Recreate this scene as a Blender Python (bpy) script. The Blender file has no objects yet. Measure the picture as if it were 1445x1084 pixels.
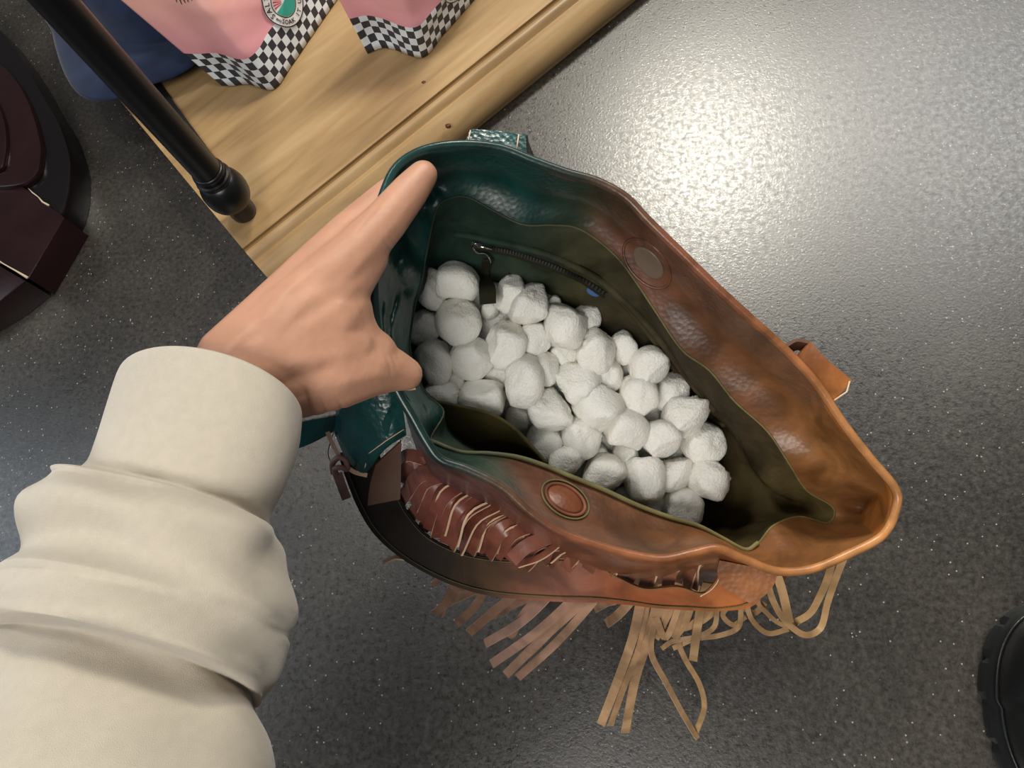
import bpy, bmesh, math, random
from mathutils import Vector, Matrix, noise
from mathutils.bvhtree import BVHTree
C = bpy.context.scene.collection
R = random.Random(7)
# ------------------------------------------------------------------ camera frame
FPX, CX, CY, H = 1070.0, 722.5, 542.0, 0.95
n = Vector((195.2, 398.0, FPX)).normalized()           # straight down, in camera axes (x right, y down, z forward)
ex = Vector((1, 0, 0))
AX = (ex - n * ex.dot(n)).normalized(); AZ = -n; AY = AZ.cross(AX)
def toW(p): return Vector((p.dot(AX), p.dot(AY), p.dot(AZ)))
CAM = Vector((0, 0, H))
def ray(u, v): return toW(Vector(((u - CX) / FPX, (v - CY) / FPX, 1.0)))
def P(u, v, d): return CAM + ray(u, v) * d
def F(u, v, h=0.0):
    r = ray(u, v); return CAM + r * ((h - H) / r.z)
VIEW = toW(Vector((0, 0, 1)))

cam = bpy.data.cameras.new('camera'); co = bpy.data.objects.new('camera', cam); C.objects.link(co)
m = Matrix((toW(Vector((1, 0, 0))), toW(Vector((0, -1, 0))), toW(Vector((0, 0, -1))))).transposed().to_4x4()
m.translation = CAM; co.matrix_world = m
cam.sensor_width = 36; cam.lens = FPX / 1445 * 36; cam.clip_start = 0.02
bpy.context.scene.camera = co
sc = bpy.context.scene
sc.view_settings.view_transform = 'Standard'; sc.view_settings.look = 'None'
sc.view_settings.gamma = 1; sc.view_settings.use_curve_mapping = False
sc.view_settings.exposure = 0.22
W = bpy.data.worlds.new('shop_light'); sc.world = W; W.use_nodes = True
W.node_tree.nodes['Background'].inputs[0].default_value = (0.95, 0.97, 1.0, 1)
W.node_tree.nodes['Background'].inputs[1].default_value = 0.08
def area(name, loc, target, size, power, col=(1, 1, 1), sy=None, spread=180):
    l = bpy.data.lights.new(name, 'AREA'); l.energy = power; l.color = col; l.size = size
    if sy: l.shape = 'RECTANGLE'; l.size_y = sy
    l.spread = math.radians(spread)
    o = bpy.data.objects.new(name, l); C.objects.link(o); o.location = loc
    o.rotation_euler = (Vector(target) - Vector(loc)).to_track_quat('-Z', 'Y').to_euler()
    return o
def mirror_at(u, v, height):                            # where a lamp hangs whose glare lands on the floor at this pixel
    p = F(u, v); d = ray(u, v); d.z = -d.z
    return p + d * (height / d.z)
area('ceiling_spot', mirror_at(985, 235, 2.6), F(1000, 245), 0.48, 13, (1.0, 0.95, 0.82), spread=90)
area('ceiling_panel', mirror_at(1330, 190, 2.7), F(1100, 350), 1.6, 42, (1.0, 0.98, 0.94), 1.4)
area('ceiling_panel', mirror_at(820, 1480, 2.6), (0.1, -0.05, 0.3), 1.1, 40, (1.0, 0.96, 0.9))  # added soft fill to lift the bag's dark left side, no known lamp
area('ceiling_spot', mirror_at(640, 590, 2.6), (0.0, -0.05, 0.3), 0.35, 12, (1.0, 0.96, 0.9))  # added overhead fill, brightens the foam inside the bag
area('shop_window', (-2.4, 0.2, 1.7), (0, 0, 0.4), 1.2, 11, (0.72, 0.86, 1.0), 1.4)

# ------------------------------------------------------------------ materials
def mat(name, col=(0.5, 0.5, 0.5), rough=0.5, metal=0.0, bump=0.0, bscale=200, mottle=0.0, mscale=20, spec=0.5, coat=0.0, sheen=0.0, sss=0.0, bdist=0.001):
    m = bpy.data.materials.new(name); m.use_nodes = True; nt = m.node_tree; b = nt.nodes['Principled BSDF']
    b.inputs['Base Color'].default_value = (*col, 1); b.inputs['Roughness'].default_value = rough
    b.inputs['Metallic'].default_value = metal; b.inputs['Specular IOR Level'].default_value = spec
    b.inputs['Coat Weight'].default_value = coat; b.inputs['Sheen Weight'].default_value = sheen
    if sss: b.inputs['Subsurface Radius'].default_value = (1, .85, .7) if sss > .2 else (1, .35, .2)
    if sss: b.inputs['Subsurface Weight'].default_value = sss; b.inputs['Subsurface Scale'].default_value = 0.01
    tc = nt.nodes.new('ShaderNodeTexCoord')
    if mottle:
        nz = nt.nodes.new('ShaderNodeTexNoise'); nz.inputs['Scale'].default_value = mscale; nz.inputs['Detail'].default_value = 6
        nt.links.new(tc.outputs['Object'], nz.inputs['Vector'])
        r = nt.nodes.new('ShaderNodeValToRGB'); nt.links.new(nz.outputs['Fac'], r.inputs['Fac'])
        r.color_ramp.elements[0].position = 0.3; r.color_ramp.elements[1].position = 0.7
        r.color_ramp.elements[0].color = (*[c * (1 - mottle) for c in col], 1)
        r.color_ramp.elements[1].color = (*[min(1, c * (1 + mottle)) for c in col], 1)
        nt.links.new(r.outputs['Color'], b.inputs['Base Color'])
    if bump:
        nb = nt.nodes.new('ShaderNodeTexNoise'); nb.inputs['Scale'].default_value = bscale; nb.inputs['Detail'].default_value = 5
        nt.links.new(tc.outputs['Object'], nb.inputs['Vector'])
        bp = nt.nodes.new('ShaderNodeBump'); bp.inputs['Strength'].default_value = bump; bp.inputs['Distance'].default_value = bdist
        nt.links.new(nb.outputs['Fac'], bp.inputs['Height']); nt.links.new(bp.outputs['Normal'], b.inputs['Normal'])
    return m
BAG_A = P(530, 400, .55); BAG_AX = (P(1265, 700, .59) - BAG_A); BAG_L = BAG_AX.length; BAG_AX = BAG_AX.normalized()
def srgb(h):
    h = h.lstrip('#'); v = [int(h[i:i + 2], 16) / 255 for i in (0, 2, 4)]
    return tuple(c / 12.92 if c <= 0.04045 else ((c + 0.055) / 1.055) ** 2.4 for c in v)
def leather(name, stops, rough=0.35, bump=0.5, wob=0.12, bscale=260, coat=0.0, spec=0.5, mott=0.35):
    """hand-dyed leather: hue runs along the bag's long side, uneven like a dye job"""
    m = mat(name, rough=rough, coat=coat, spec=spec); nt = m.node_tree; b = nt.nodes['Principled BSDF']
    tc = nt.nodes['Texture Coordinate']
    s = nt.nodes.new('ShaderNodeVectorMath'); s.operation = 'SUBTRACT'; s.inputs[1].default_value = BAG_A
    d = nt.nodes.new('ShaderNodeVectorMath'); d.operation = 'DOT_PRODUCT'; d.inputs[1].default_value = BAG_AX / BAG_L
    nt.links.new(tc.outputs['Object'], s.inputs[0]); nt.links.new(s.outputs[0], d.inputs[0])
    nz = nt.nodes.new('ShaderNodeTexNoise'); nz.inputs['Scale'].default_value = 14; nz.inputs['Detail'].default_value = 4
    nt.links.new(tc.outputs['Object'], nz.inputs['Vector'])
    ma = nt.nodes.new('ShaderNodeMath'); ma.operation = 'MULTIPLY_ADD'; ma.inputs[1].default_value = wob * 2; 
    nt.links.new(nz.outputs['Fac'], ma.inputs[0]); nt.links.new(d.outputs['Value'], ma.inputs[2])
    mb = nt.nodes.new('ShaderNodeMath'); mb.operation = 'SUBTRACT'; mb.inputs[1].default_value = wob
    nt.links.new(ma.outputs[0], mb.inputs[0])
    r = nt.nodes.new('ShaderNodeValToRGB'); nt.links.new(mb.outputs[0], r.inputs['Fac'])
    while len(r.color_ramp.elements) < len(stops): r.color_ramp.elements.new(0.5)
    for e, (p, c) in zip(r.color_ramp.elements, stops): e.position = p
    for e, (p, c) in zip(r.color_ramp.elements, stops): e.position = p; e.color = (*srgb(c), 1)
    n2 = nt.nodes.new('ShaderNodeTexNoise'); n2.inputs['Scale'].default_value = 55; n2.inputs['Detail'].default_value = 8
    nt.links.new(tc.outputs['Object'], n2.inputs['Vector'])
    mx = nt.nodes.new('ShaderNodeMix'); mx.data_type = 'RGBA'; mx.blend_type = 'OVERLAY'; mx.inputs['Factor'].default_value = mott
    nt.links.new(r.outputs['Color'], mx.inputs[6]); nt.links.new(n2.outputs['Fac'], mx.inputs[7])
    n4 = nt.nodes.new('ShaderNodeTexNoise'); n4.inputs['Scale'].default_value = 22; n4.inputs['Detail'].default_value = 5; n4.inputs['Distortion'].default_value = 1.2
    nt.links.new(tc.outputs['Object'], n4.inputs['Vector'])
    r4 = nt.nodes.new('ShaderNodeValToRGB'); nt.links.new(n4.outputs['Fac'], r4.inputs['Fac'])
    r4.color_ramp.elements[0].position = .36; r4.color_ramp.elements[0].color = (.5, .5, .46, 1); r4.color_ramp.elements[1].position = .62; r4.color_ramp.elements[1].color = (1.1, 1.1, 1.1, 1)
    m4 = nt.nodes.new('ShaderNodeMix'); m4.data_type = 'RGBA'; m4.blend_type = 'MULTIPLY'; m4.inputs['Factor'].default_value = .85
    nt.links.new(mx.outputs[2], m4.inputs[6]); nt.links.new(r4.outputs[0], m4.inputs[7])
    nt.links.new(m4.outputs[2], b.inputs['Base Color'])
    vo = nt.nodes.new('ShaderNodeTexVoronoi'); vo.inputs['Scale'].default_value = bscale
    nt.links.new(tc.outputs['Object'], vo.inputs['Vector'])
    n3 = nt.nodes.new('ShaderNodeTexNoise'); n3.inputs['Scale'].default_value = 40; n3.inputs['Detail'].default_value = 6
    nt.links.new(tc.outputs['Object'], n3.inputs['Vector'])
    ad = nt.nodes.new('ShaderNodeMath'); ad.operation = 'MULTIPLY_ADD'; ad.inputs[1].default_value = 0.25
    nt.links.new(vo.outputs['Distance'], ad.inputs[0]); nt.links.new(n3.outputs['Fac'], ad.inputs[2])
    bp = nt.nodes.new('ShaderNodeBump'); bp.inputs['Strength'].default_value = bump; bp.inputs['Distance'].default_value = 0.0014
    nt.links.new(ad.outputs[0], bp.inputs['Height']); nt.links.new(bp.outputs['Normal'], b.inputs['Normal'])
    return m
M = {}
M['outer'] = leather('leather_outer', [(0, '#12504c'), (.12, '#1f3f3d'), (.22, '#5c4242'), (.45, '#805040'), (.75, '#965c34'), (1, '#b8763a')])
M['facing_back'] = leather('leather_facing', [(0, '#0e4642'), (.2, '#0d3632'), (.30, '#2c3a2a'), (.38, '#684232'), (.6, '#6a4630'), (.8, '#805432'), (1, '#9c6c40')], rough=.34)
M['piping'] = leather('leather_piping', [(0, '#1a3e3c'), (.2, '#1c3431'), (.32, '#5b4636'), (.45, '#84503a'), (.7, '#a0663e'), (1, '#cc9058')], rough=.3, bump=.25)
M['lining'] = leather('suede_lining', [(0, '#1f3c34'), (.18, '#263a30'), (.35, '#45422c'), (.6, '#403626'), (.8, '#443a26'), (1, '#6a5c36')], rough=.75, bump=.7, spec=.25, mott=.5)
M['pocket'] = leather('pocket_cloth', [(0, '#3a3418'), (.5, '#3a3418'), (1, '#50481f')], rough=.8, spec=.2)
M['seam'] = leather('seam_edge', [(0, '#1a302c'), (.22, '#4a4e38'), (.5, '#6e683e'), (1, '#8a7c4a')], rough=.7, bump=.3)
M['strap'] = leather('leather_strap', [(0, '#1a120c'), (.28, '#20160e'), (.38, '#4a321c'), (.46, '#7a4c38'), (.55, '#9c6450'), (.66, '#aa5c30'), (1, '#c27838')], rough=.62, bump=.25, wob=.03, spec=.22)
M['fringe'] = leather('leather_fringe', [(0, '#8c6a64'), (.2, '#86604e'), (.4, '#94705a'), (.5, '#a88270'), (.7, '#b48e6e'), (1, '#d0a878')], rough=.42, bump=.3, wob=.1)
M['fringe_red'] = leather('leather_fringe_reddish', [(0, '#7c5650'), (.25, '#84483c'), (.5, '#8a5442'), (1, '#a87458')], rough=.36, bump=.3, wob=.2)
M['raw'] = mat('raw_leather_edge', srgb('#e2c0a0'), .8)
M['teal'] = leather('leather_teal', [(0, '#184a4c'), (.2, '#173f3e'), (.35, '#3c6058'), (.5, '#a07850'), (.7, '#b06a34'), (1, '#c27838')], rough=.26, bump=1.0, wob=.04)
M['brown'] = mat('brown_leather_back', srgb('#5a3a26'), .6, mottle=.15, bump=.2)
M['dkgreen'] = mat('dark_green_leather', srgb('#26261a'), .8, bump=.3, spec=.15)
M['skin'] = mat('skin', srgb('#bf8e74'), .5, mottle=.10, mscale=28, bump=.5, bscale=170, sss=.08, bdist=.0007)
M['fleece'] = mat('cream_fleece', srgb('#beb4a4'), .95, mottle=.035, mscale=160, bump=.45, bscale=1900, sheen=.4, spec=.15)
M['foam'] = mat('starch_foam', (.97, .95, .87), .36, bump=.75, bscale=9, sss=.4, bdist=.0022)
M['black'] = mat('black_paint', (0.006, 0.006, 0.007), .34, bump=.08, bscale=60)
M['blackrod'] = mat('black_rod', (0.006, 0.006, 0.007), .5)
M['navy'] = mat('navy_velvet', srgb('#202b44'), .9, mottle=.25, mscale=35, sheen=.25, spec=.15, bump=.2, bscale=700)
M['maroon'] = mat('maroon_lacquer', srgb('#221012'), .22, mottle=.2, mscale=15, bump=.1, bscale=40)
M['chip'] = mat('bare_chipped_edge', srgb('#c9b49a'), .8)
M['chrome'] = mat('nickel', (0.75, 0.73, 0.7), .2, metal=1)
M['zip'] = mat('dark_zip_metal', (0.012, 0.011, 0.01), .6, metal=0)
M['rubber'] = mat('black_rubber', srgb('#1b1f20'), .5, bump=.15)
M['bootl'] = mat('black_boot_leather', srgb('#16181a'), .3, bump=.3)
M['white'] = mat('white_print', srgb('#e8e8e6'), .4)
M['ink'] = mat('dark_print', srgb('#26262c'), .4)
M['redp'] = mat('coral_print', srgb('#d84a58'), .4); M['tealp'] = mat('teal_print', srgb('#3aa493'), .4)
M['bluesticker'] = mat('blue_sticker', srgb('#4a6aa0'), .4)
M['button'] = leather('button_leather', [(0, '#74422a'), (1, '#74422a')], rough=.35)
# concrete
def concrete():
    m = bpy.data.materials.new('polished_concrete'); m.use_nodes = True; nt = m.node_tree; b = nt.nodes['Principled BSDF']
    tc = nt.nodes.new('ShaderNodeTexCoord'); L = nt.links.new
    def nz(s, d=6, r=.6):
        x = nt.nodes.new('ShaderNodeTexNoise'); x.inputs['Scale'].default_value = s; x.inputs['Detail'].default_value = d
        x.inputs['Roughness'].default_value = r; L(tc.outputs['Object'], x.inputs['Vector']); return x
    a = nz(4.5); r = nt.nodes.new('ShaderNodeValToRGB'); L(a.outputs['Fac'], r.inputs['Fac'])
    r.color_ramp.elements[0].position = .32; r.color_ramp.elements[0].color = (*srgb('#1f1c19'), 1)
    r.color_ramp.elements[1].position = .68; r.color_ramp.elements[1].color = (*srgb('#3a3631'), 1)
    f = nz(150, 6, .75); r2 = nt.nodes.new('ShaderNodeValToRGB'); L(f.outputs['Fac'], r2.inputs['Fac'])
    r2.color_ramp.elements[0].position = .34; r2.color_ramp.elements[0].color = (.28, .28, .28, 1)
    r2.color_ramp.elements[1].position = .68; r2.color_ramp.elements[1].color = (2.4, 2.35, 2.25, 1)
    mx = nt.nodes.new('ShaderNodeMix'); mx.data_type = 'RGBA'; mx.blend_type = 'MULTIPLY'; mx.inputs[0].default_value = .8
    mx.clamp_result = False
    L(r.outputs[0], mx.inputs[6]); L(r2.outputs[0], mx.inputs[7])
    v = nt.nodes.new('ShaderNodeTexVoronoi'); v.inputs['Scale'].default_value = 230; L(tc.outputs['Object'], v.inputs['Vector'])
    sx = nt.nodes.new('ShaderNodeSeparateColor'); L(v.outputs['Color'], sx.inputs[0])
    # a pale aggregate grain in a few cells
    lt = nt.nodes.new('ShaderNodeMath'); lt.operation = 'LESS_THAN'; lt.inputs[1].default_value = .22; L(v.outputs['Distance'], lt.inputs[0])
    gt = nt.nodes.new('ShaderNodeMath'); gt.operation = 'GREATER_THAN'; gt.inputs[1].default_value = .93; L(sx.outputs[0], gt.inputs[0])
    mu = nt.nodes.new('ShaderNodeMath'); mu.operation = 'MULTIPLY'; L(lt.outputs[0], mu.inputs[0]); L(gt.outputs[0], mu.inputs[1])
    m2 = nt.nodes.new('ShaderNodeMath'); m2.operation = 'MULTIPLY'; m2.inputs[1].default_value = .55; L(mu.outputs[0], m2.inputs[0])
    mx2 = nt.nodes.new('ShaderNodeMix'); mx2.data_type = 'RGBA'; mx2.inputs[7].default_value = (.6, .59, .55, 1)
    b.inputs['Specular IOR Level'].default_value = .95; L(m2.outputs[0], mx2.inputs[0]); L(mx.outputs[2], mx2.inputs[6]); L(mx2.outputs[2], b.inputs['Base Color'])
    rr = nz(130, 5, .8); mr = nt.nodes.new('ShaderNodeMapRange'); L(rr.outputs['Fac'], mr.inputs[0])
    mr.inputs[1].default_value = .3; mr.inputs[2].default_value = .7; mr.inputs[3].default_value = .19; mr.inputs[4].default_value = .48; L(mr.outputs[0], b.inputs['Roughness'])
    bn = nz(300, 2); bp = nt.nodes.new('ShaderNodeBump'); bp.inputs['Strength'].default_value = .5; bp.inputs['Distance'].default_value = .00045
    L(bn.outputs['Fac'], bp.inputs['Height']); L(bp.outputs['Normal'], b.inputs['Normal'])
    return m
M['concrete'] = concrete()

# ------------------------------------------------------------------ builders
def tag(o, label=None, cat=None, group=None, kind=None):
    if label: o['label'] = label
    if cat: o['category'] = cat
    if group: o['group'] = group
    if kind: o['kind'] = kind
    return o
def mesh(name, verts, faces, m, parent=None, smooth=True):
    me = bpy.data.meshes.new(name); me.from_pydata([tuple(v) for v in verts], [], faces); me.update()
    if m: me.materials.append(m)
    if smooth: me.polygons.foreach_set('use_smooth', [True] * len(me.polygons))
    o = bpy.data.objects.new(name, me); C.objects.link(o)
    if parent: o.parent = parent; o.matrix_parent_inverse = parent.matrix_world.inverted()
    return o
def empty(name, loc):
    o = bpy.data.objects.new(name, None); C.objects.link(o); o.location = loc; o.empty_display_size = .02
    o.matrix_world = Matrix.Translation(loc); return o
def cr(p0, p1, p2, p3, t):
    return 0.5 * ((2 * p1) + (p2 - p0) * t + (2 * p0 - 5 * p1 + 4 * p2 - p3) * t * t + (3 * p1 - p0 - 3 * p2 + p3) * t ** 3)
def spline(pts, k, closed=False):
    N = len(pts); out = []
    if closed:
        for i in range(N):
            for j in range(k): out.append(cr(pts[i - 1], pts[i], pts[(i + 1) % N], pts[(i + 2) % N], j / k))
        return out
    for i in range(N - 1):
        a = pts[i - 1] if i else pts[0] * 2 - pts[1]; d = pts[i + 2] if i + 2 < N else pts[-1] * 2 - pts[-2]
        for j in range(k): out.append(cr(a, pts[i], pts[i + 1], d, j / k))
    out.append(pts[-1].copy()); return out
def loft(rows, closed=True, cap0=False, cap1=False):
    n_ = len(rows[0]); vs = [p for r in rows for p in r]; fs = []
    for i in range(len(rows) - 1):
        for j in range(n_ if closed else n_ - 1):
            a = i * n_ + j; b = i * n_ + (j + 1) % n_
            fs.append((a, b, b + n_, a + n_))
    if cap0: fs.append(tuple(range(n_))[::-1])
    if cap1: fs.append(tuple(range((len(rows) - 1) * n_, len(rows) * n_)))
    return vs, fs
def tube(name, pts, r, m, parent=None, seg=8, closed=False, cap=True, flat=1.0):
    rows = []; N = len(pts); up = Vector((0.1, 0.2, 1)).normalized()
    for i, p in enumerate(pts):
        t = (pts[(i + 1) % N] - pts[i - 1]) if closed else (pts[min(i + 1, N - 1)] - pts[max(i - 1, 0)])
        t.normalize(); s = t.cross(up)
        if s.length < 1e-4: s = t.cross(Vector((1, 0, 0)))
        s.normalize(); q = s.cross(t)
        rr = r[i] if isinstance(r, (list, tuple)) else r
        rows.append([p + s * math.cos(a) * rr + q * math.sin(a) * rr * flat for a in [2 * math.pi * k / seg for k in range(seg)]])
    if closed: rows.append(rows[0])
    v, f = loft(rows, True, cap and not closed, cap and not closed)
    return mesh(name, v, f, m, parent)
def slab(name, A, B, th, m, parent=None, cross=1, edge=None):
    """solid band between two edge polylines"""
    N = len(A); top = []; bot = []
    for i in range(N):
        t = A[min(i + 1, N - 1)] - A[max(i - 1, 0)] + B[min(i + 1, N - 1)] - B[max(i - 1, 0)]
        w = B[i] - A[i]; nn = t.cross(w)
        if nn.length < 1e-9: nn = Vector((0, 0, 1))
        nn.normalize()
        if nn.dot(VIEW) > 0: nn = -nn
        row = [A[i] + w * (k / cross) for k in range(cross + 1)]
        top.append([p + nn * th / 2 for p in row]); bot.append([p - nn * th / 2 for p in row])
    rows = [top[i] + bot[i][::-1] for i in range(N)]
    v, f = loft(rows, True, True, True)
    o = mesh(name, v, f, m, parent, smooth=False)
    me = o.data
    for p in me.polygons: p.use_smooth = True
    me.set_sharp_from_angle(angle=math.radians(40))
    if edge:
        me.materials.append(edge); w_ = 2 * (cross + 1)
        for i, p in enumerate(me.polygons):
            if i < (N - 1) * w_ and i % w_ in (cross, w_ - 1): p.material_index = 1
    return o
def ribbon(name, pts, w, th, m, parent=None, k=5, twist=0.0, tw2=None, taper=1.0, edge=None):
    """flat strip along a centre line given as (u, v, depth) or points"""
    q = spline([P(*p) if not isinstance(p, Vector) else p for p in pts], k); N = len(q); A = []; B = []
    for i, p in enumerate(q):
        t = (q[min(i + 1, N - 1)] - q[max(i - 1, 0)]).normalized(); s = t.cross((p - CAM).normalized())
        if s.length < 1e-4: s = Vector((1, 0, 0))
        s.normalize(); f_ = i / (N - 1)
        ang = twist + ((tw2 if tw2 is not None else twist) - twist) * f_
        s = Matrix.Rotation(ang, 3, t) @ s
        ww = w * (1 + (taper - 1) * f_)
        A.append(p - s * ww / 2); B.append(p + s * ww / 2)
    return slab(name, A, B, th, m, parent, 1, edge)

# ------------------------------------------------------------------ floor
fx = [F(-200, -200), F(1700, -200), F(1700, 1300), F(-200, 1300)]
v, f = [(-4, -4, 0), (4, -4, 0), (4, 4, 0), (-4, 4, 0)], [(0, 1, 2, 3)]
fl = mesh('floor', v, f, M['concrete'], smooth=False); tag(fl, 'dark polished concrete floor with pale aggregate specks', kind='structure')

# ------------------------------------------------------------------ display shelf
SH = 0.06
def wood():
    m = bpy.data.materials.new('stained_pine'); m.use_nodes = True; nt = m.node_tree; b = nt.nodes['Principled BSDF']; L = nt.links.new
    tc = nt.nodes.new('ShaderNodeTexCoord')
    mp = nt.nodes.new('ShaderNodeMapping'); L(tc.outputs['Object'], mp.inputs['Vector'])
    mp.inputs['Scale'].default_value = (1.6, 14, 14)
    a = nt.nodes.new('ShaderNodeTexNoise'); a.inputs['Scale'].default_value = 3; a.inputs['Detail'].default_value = 8; a.inputs['Distortion'].default_value = .6
    L(mp.outputs[0], a.inputs['Vector'])
    r = nt.nodes.new('ShaderNodeValToRGB'); L(a.outputs['Fac'], r.inputs['Fac'])
    e = r.color_ramp.elements; e[0].position = .25; e[0].color = (*srgb('#8e7450'), 1); e[1].position = .75; e[1].color = (*srgb('#b89a70'), 1)
    e2 = e.new(.45); e2.color = (*srgb('#a6875c'), 1)
    # broad cloudy stain
    c = nt.nodes.new('ShaderNodeTexNoise'); c.inputs['Scale'].default_value = 7; c.inputs['Detail'].default_value = 3
    mp2 = nt.nodes.new('ShaderNodeMapping'); mp2.inputs['Scale'].default_value = (.6, 2, 2); L(tc.outputs['Object'], mp2.inputs[0]); L(mp2.outputs[0], c.inputs['Vector'])
    rc = nt.nodes.new('ShaderNodeValToRGB'); L(c.outputs['Fac'], rc.inputs['Fac']); rc.color_ramp.elements[0].position = .35; rc.color_ramp.elements[0].color = (.70, .66, .62, 1)
    rc.color_ramp.elements[1].position = .6; rc.color_ramp.elements[1].color = (1, 1, 1, 1)
    mx = nt.nodes.new('ShaderNodeMix'); mx.data_type = 'RGBA'; mx.blend_type = 'MULTIPLY'; mx.inputs[0].default_value = .8
    L(r.outputs[0], mx.inputs[6]); L(rc.outputs[0], mx.inputs[7])
    L(mx.outputs[2], b.inputs['Base Color']); b.inputs['Roughness'].default_value = .42
    bp = nt.nodes.new('ShaderNodeBump'); bp.inputs['Strength'].default_value = .15; bp.inputs['Distance'].default_value = .002
    L(a.outputs['Fac'], bp.inputs['Height']); L(bp.outputs[0], b.inputs['Normal'])
    return m
M['wood'] = wood()
G0 = F(343, 352, SH); e1 = (F(783, 0, SH) - G0).normalized(); e2 = Vector((-e1.y, e1.x, 0))
shelf = empty('display_shelf', G0 + Vector((0, 0, -SH)))
tag(shelf, 'low wooden display shelf with moulded front edge and black turned corner post', 'shelf')
SM = Matrix((e1, e2, Vector((0, 0, 1)))).transposed().to_4x4(); SM.translation = Vector((G0.x, G0.y, 0))
def shelf_part(name, prof, x0, x1, m, parent=shelf, n_=1):
    rows = [[SM @ Vector((x0 + (x1 - x0) * i / n_, y, z)) for y, z in prof] for i in range(n_ + 1)]
    v, f = loft(rows, True, True, True)
    inv = SM.inverted(); o = mesh(name, [inv @ p for p in v], f, m, None, False)
    o.matrix_world = SM; o.parent = parent; o.matrix_parent_inverse = parent.matrix_world.inverted()
    for p in o.data.polygons: p.use_smooth = True
    o.data.set_sharp_from_angle(angle=math.radians(35))
    return o
shelf_part('board', [(.002, SH), (.45, SH), (.45, SH - .03), (.002, SH - .03)], 0, 1.5, M['wood'])
prof = [(.0, SH - .003), (-.001, SH - .006), (-.004, SH - .004), (-.006, SH - .001), (-.011, SH), (-.016, SH - .002), (-.019, SH - .006), (-.022, SH - .009), (-.026, SH - .009), (-.031, SH - .008), (-.040, SH - .012), (-.049, SH - .020), (-.056, SH - .032),
        (-.057, SH - .040), (-.053, SH - .048), (-.051, .002), (.002, .002)]
shelf_part('edge_moulding', prof, 0, 1.5, M['wood'])
shelf_part('side_trim', [(.03, SH - .0305), (.43, SH - .0305), (.43, .001), (.03, .001)], .03, 1.46, M['wood'])
# knots in the pine
for (u, v_, r_) in ((598, 116, .0035), (632, 177, .0042)):
    c_ = F(u, v_, SH - (.0 if r_ < .004 else .0085)); vs = [c_ + Vector((math.cos(a) * r_, math.sin(a) * r_ * .7, .0006 )) for a in [k * .6283 for k in range(10)]]
    mesh('wood_knot', vs + [p - Vector((0, 0, .004)) for p in vs], [tuple(range(10))] + [(i, i + 10, (i + 1) % 10 + 10, (i + 1) % 10) for i in range(10)], mat('knot', srgb('#5a2c18'), .5), shelf)
def lathe(name, prof, base, m, parent, seg=32, d=Vector((0, 0, 1))):
    q = d.to_track_quat('Z', 'Y')
    rows = [[base + q @ Vector((r_ * math.cos(2 * math.pi * k / seg), r_ * math.sin(2 * math.pi * k / seg), z)) for k in range(seg)] for r_, z in prof]
    v, f = loft(rows, True, True, True); o = mesh(name, v, f, m, parent)
    o.data.set_sharp_from_angle(angle=math.radians(50)); return o
pb = F(346, 301, SH)
post = lathe('post', [(.0205, .098), (.0205, 1.3)], pb, M['black'], shelf)
lathe('peg', [(.017, 0), (.0185, .002), (.0195, .010), (.018, .034)], pb, M['black'], post)
ball = [(.012, .026)] + [(.012 + .0205 * math.sin(math.pi * t / 14) ** .8, .058 - .030 * math.cos(math.pi * t / 14)) for t in range(1, 14)] + [(.019, .086), (.020, .0865)]
lathe('ball', ball, pb, M['black'], post)
lathe('collar', [(.020, .085), (.0245, .086), (.026, .0895), (.025, .093), (.022, .094), (.0215, .099), (.0235, .102), (.0225, .106), (.021, .107)], pb, M['black'], post)
# thin flat black strip on the board beside the post
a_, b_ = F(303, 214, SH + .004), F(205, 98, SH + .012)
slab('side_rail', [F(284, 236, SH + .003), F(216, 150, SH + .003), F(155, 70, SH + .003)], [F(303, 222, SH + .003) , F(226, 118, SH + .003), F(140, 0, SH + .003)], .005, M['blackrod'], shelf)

# ------------------------------------------------------------------ navy cap
cap = empty('cap', F(150, 60, SH)); tag(cap, 'dark navy suede cap lying at the shelf end behind the black post', 'cap')
def slabpoly(name, top, th, m, parent, inset=.004):
    """closed outline (world points) made into a rounded pad"""
    c_ = sum(top, Vector()) / len(top); N = len(top); rows = []
    for s, dz in ((.0, th * .62), (.5, th * .58), (.8, th * .45), (.95, th * .2), (1, -.1 * th), (.97, -th * .4), (.9, -th * .5), (0.0, -th * .5)):
        rows.append([c_ + (p - c_) * s + Vector((0, 0, dz)) for p in top])
    v, f = loft(rows, True); return mesh(name, v, f, m, parent)
brim = spline([F(u, v_, SH + .035) for u, v_ in ((60, 10), (72, 43), (79, 72), (89, 100), (101, 122), (117, 137), (136, 142), (167, 138), (217, 118), (250, 106), (280, 85), (330, 30), (320, -60), (200, -90), (90, -60))], 4, True)
slabpoly('brim', brim, .010, M['navy'], cap)
crown = []
cb = [F(u, v_, SH + .04) for u, v_ in ((108, 14), (140, 44), (178, 60), (229, 60), (290, 35), (330, -20), (330, -120), (220, -170), (110, -120))]
cb = spline(cb, 4, True); cc = sum(cb, Vector()) / len(cb)
rows = [[cc + (p - cc) * s + Vector((0, 0, z)) for p in cb] for s, z in ((1.0, 0), (1.012, .003), (.985, .007), (.97, .02), (.9, .05), (.74, .075), (.5, .092), (.2, .098), (.0, .099))]
v, f = loft(rows); mesh('crown', v, f, M['navy'], cap)

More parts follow.
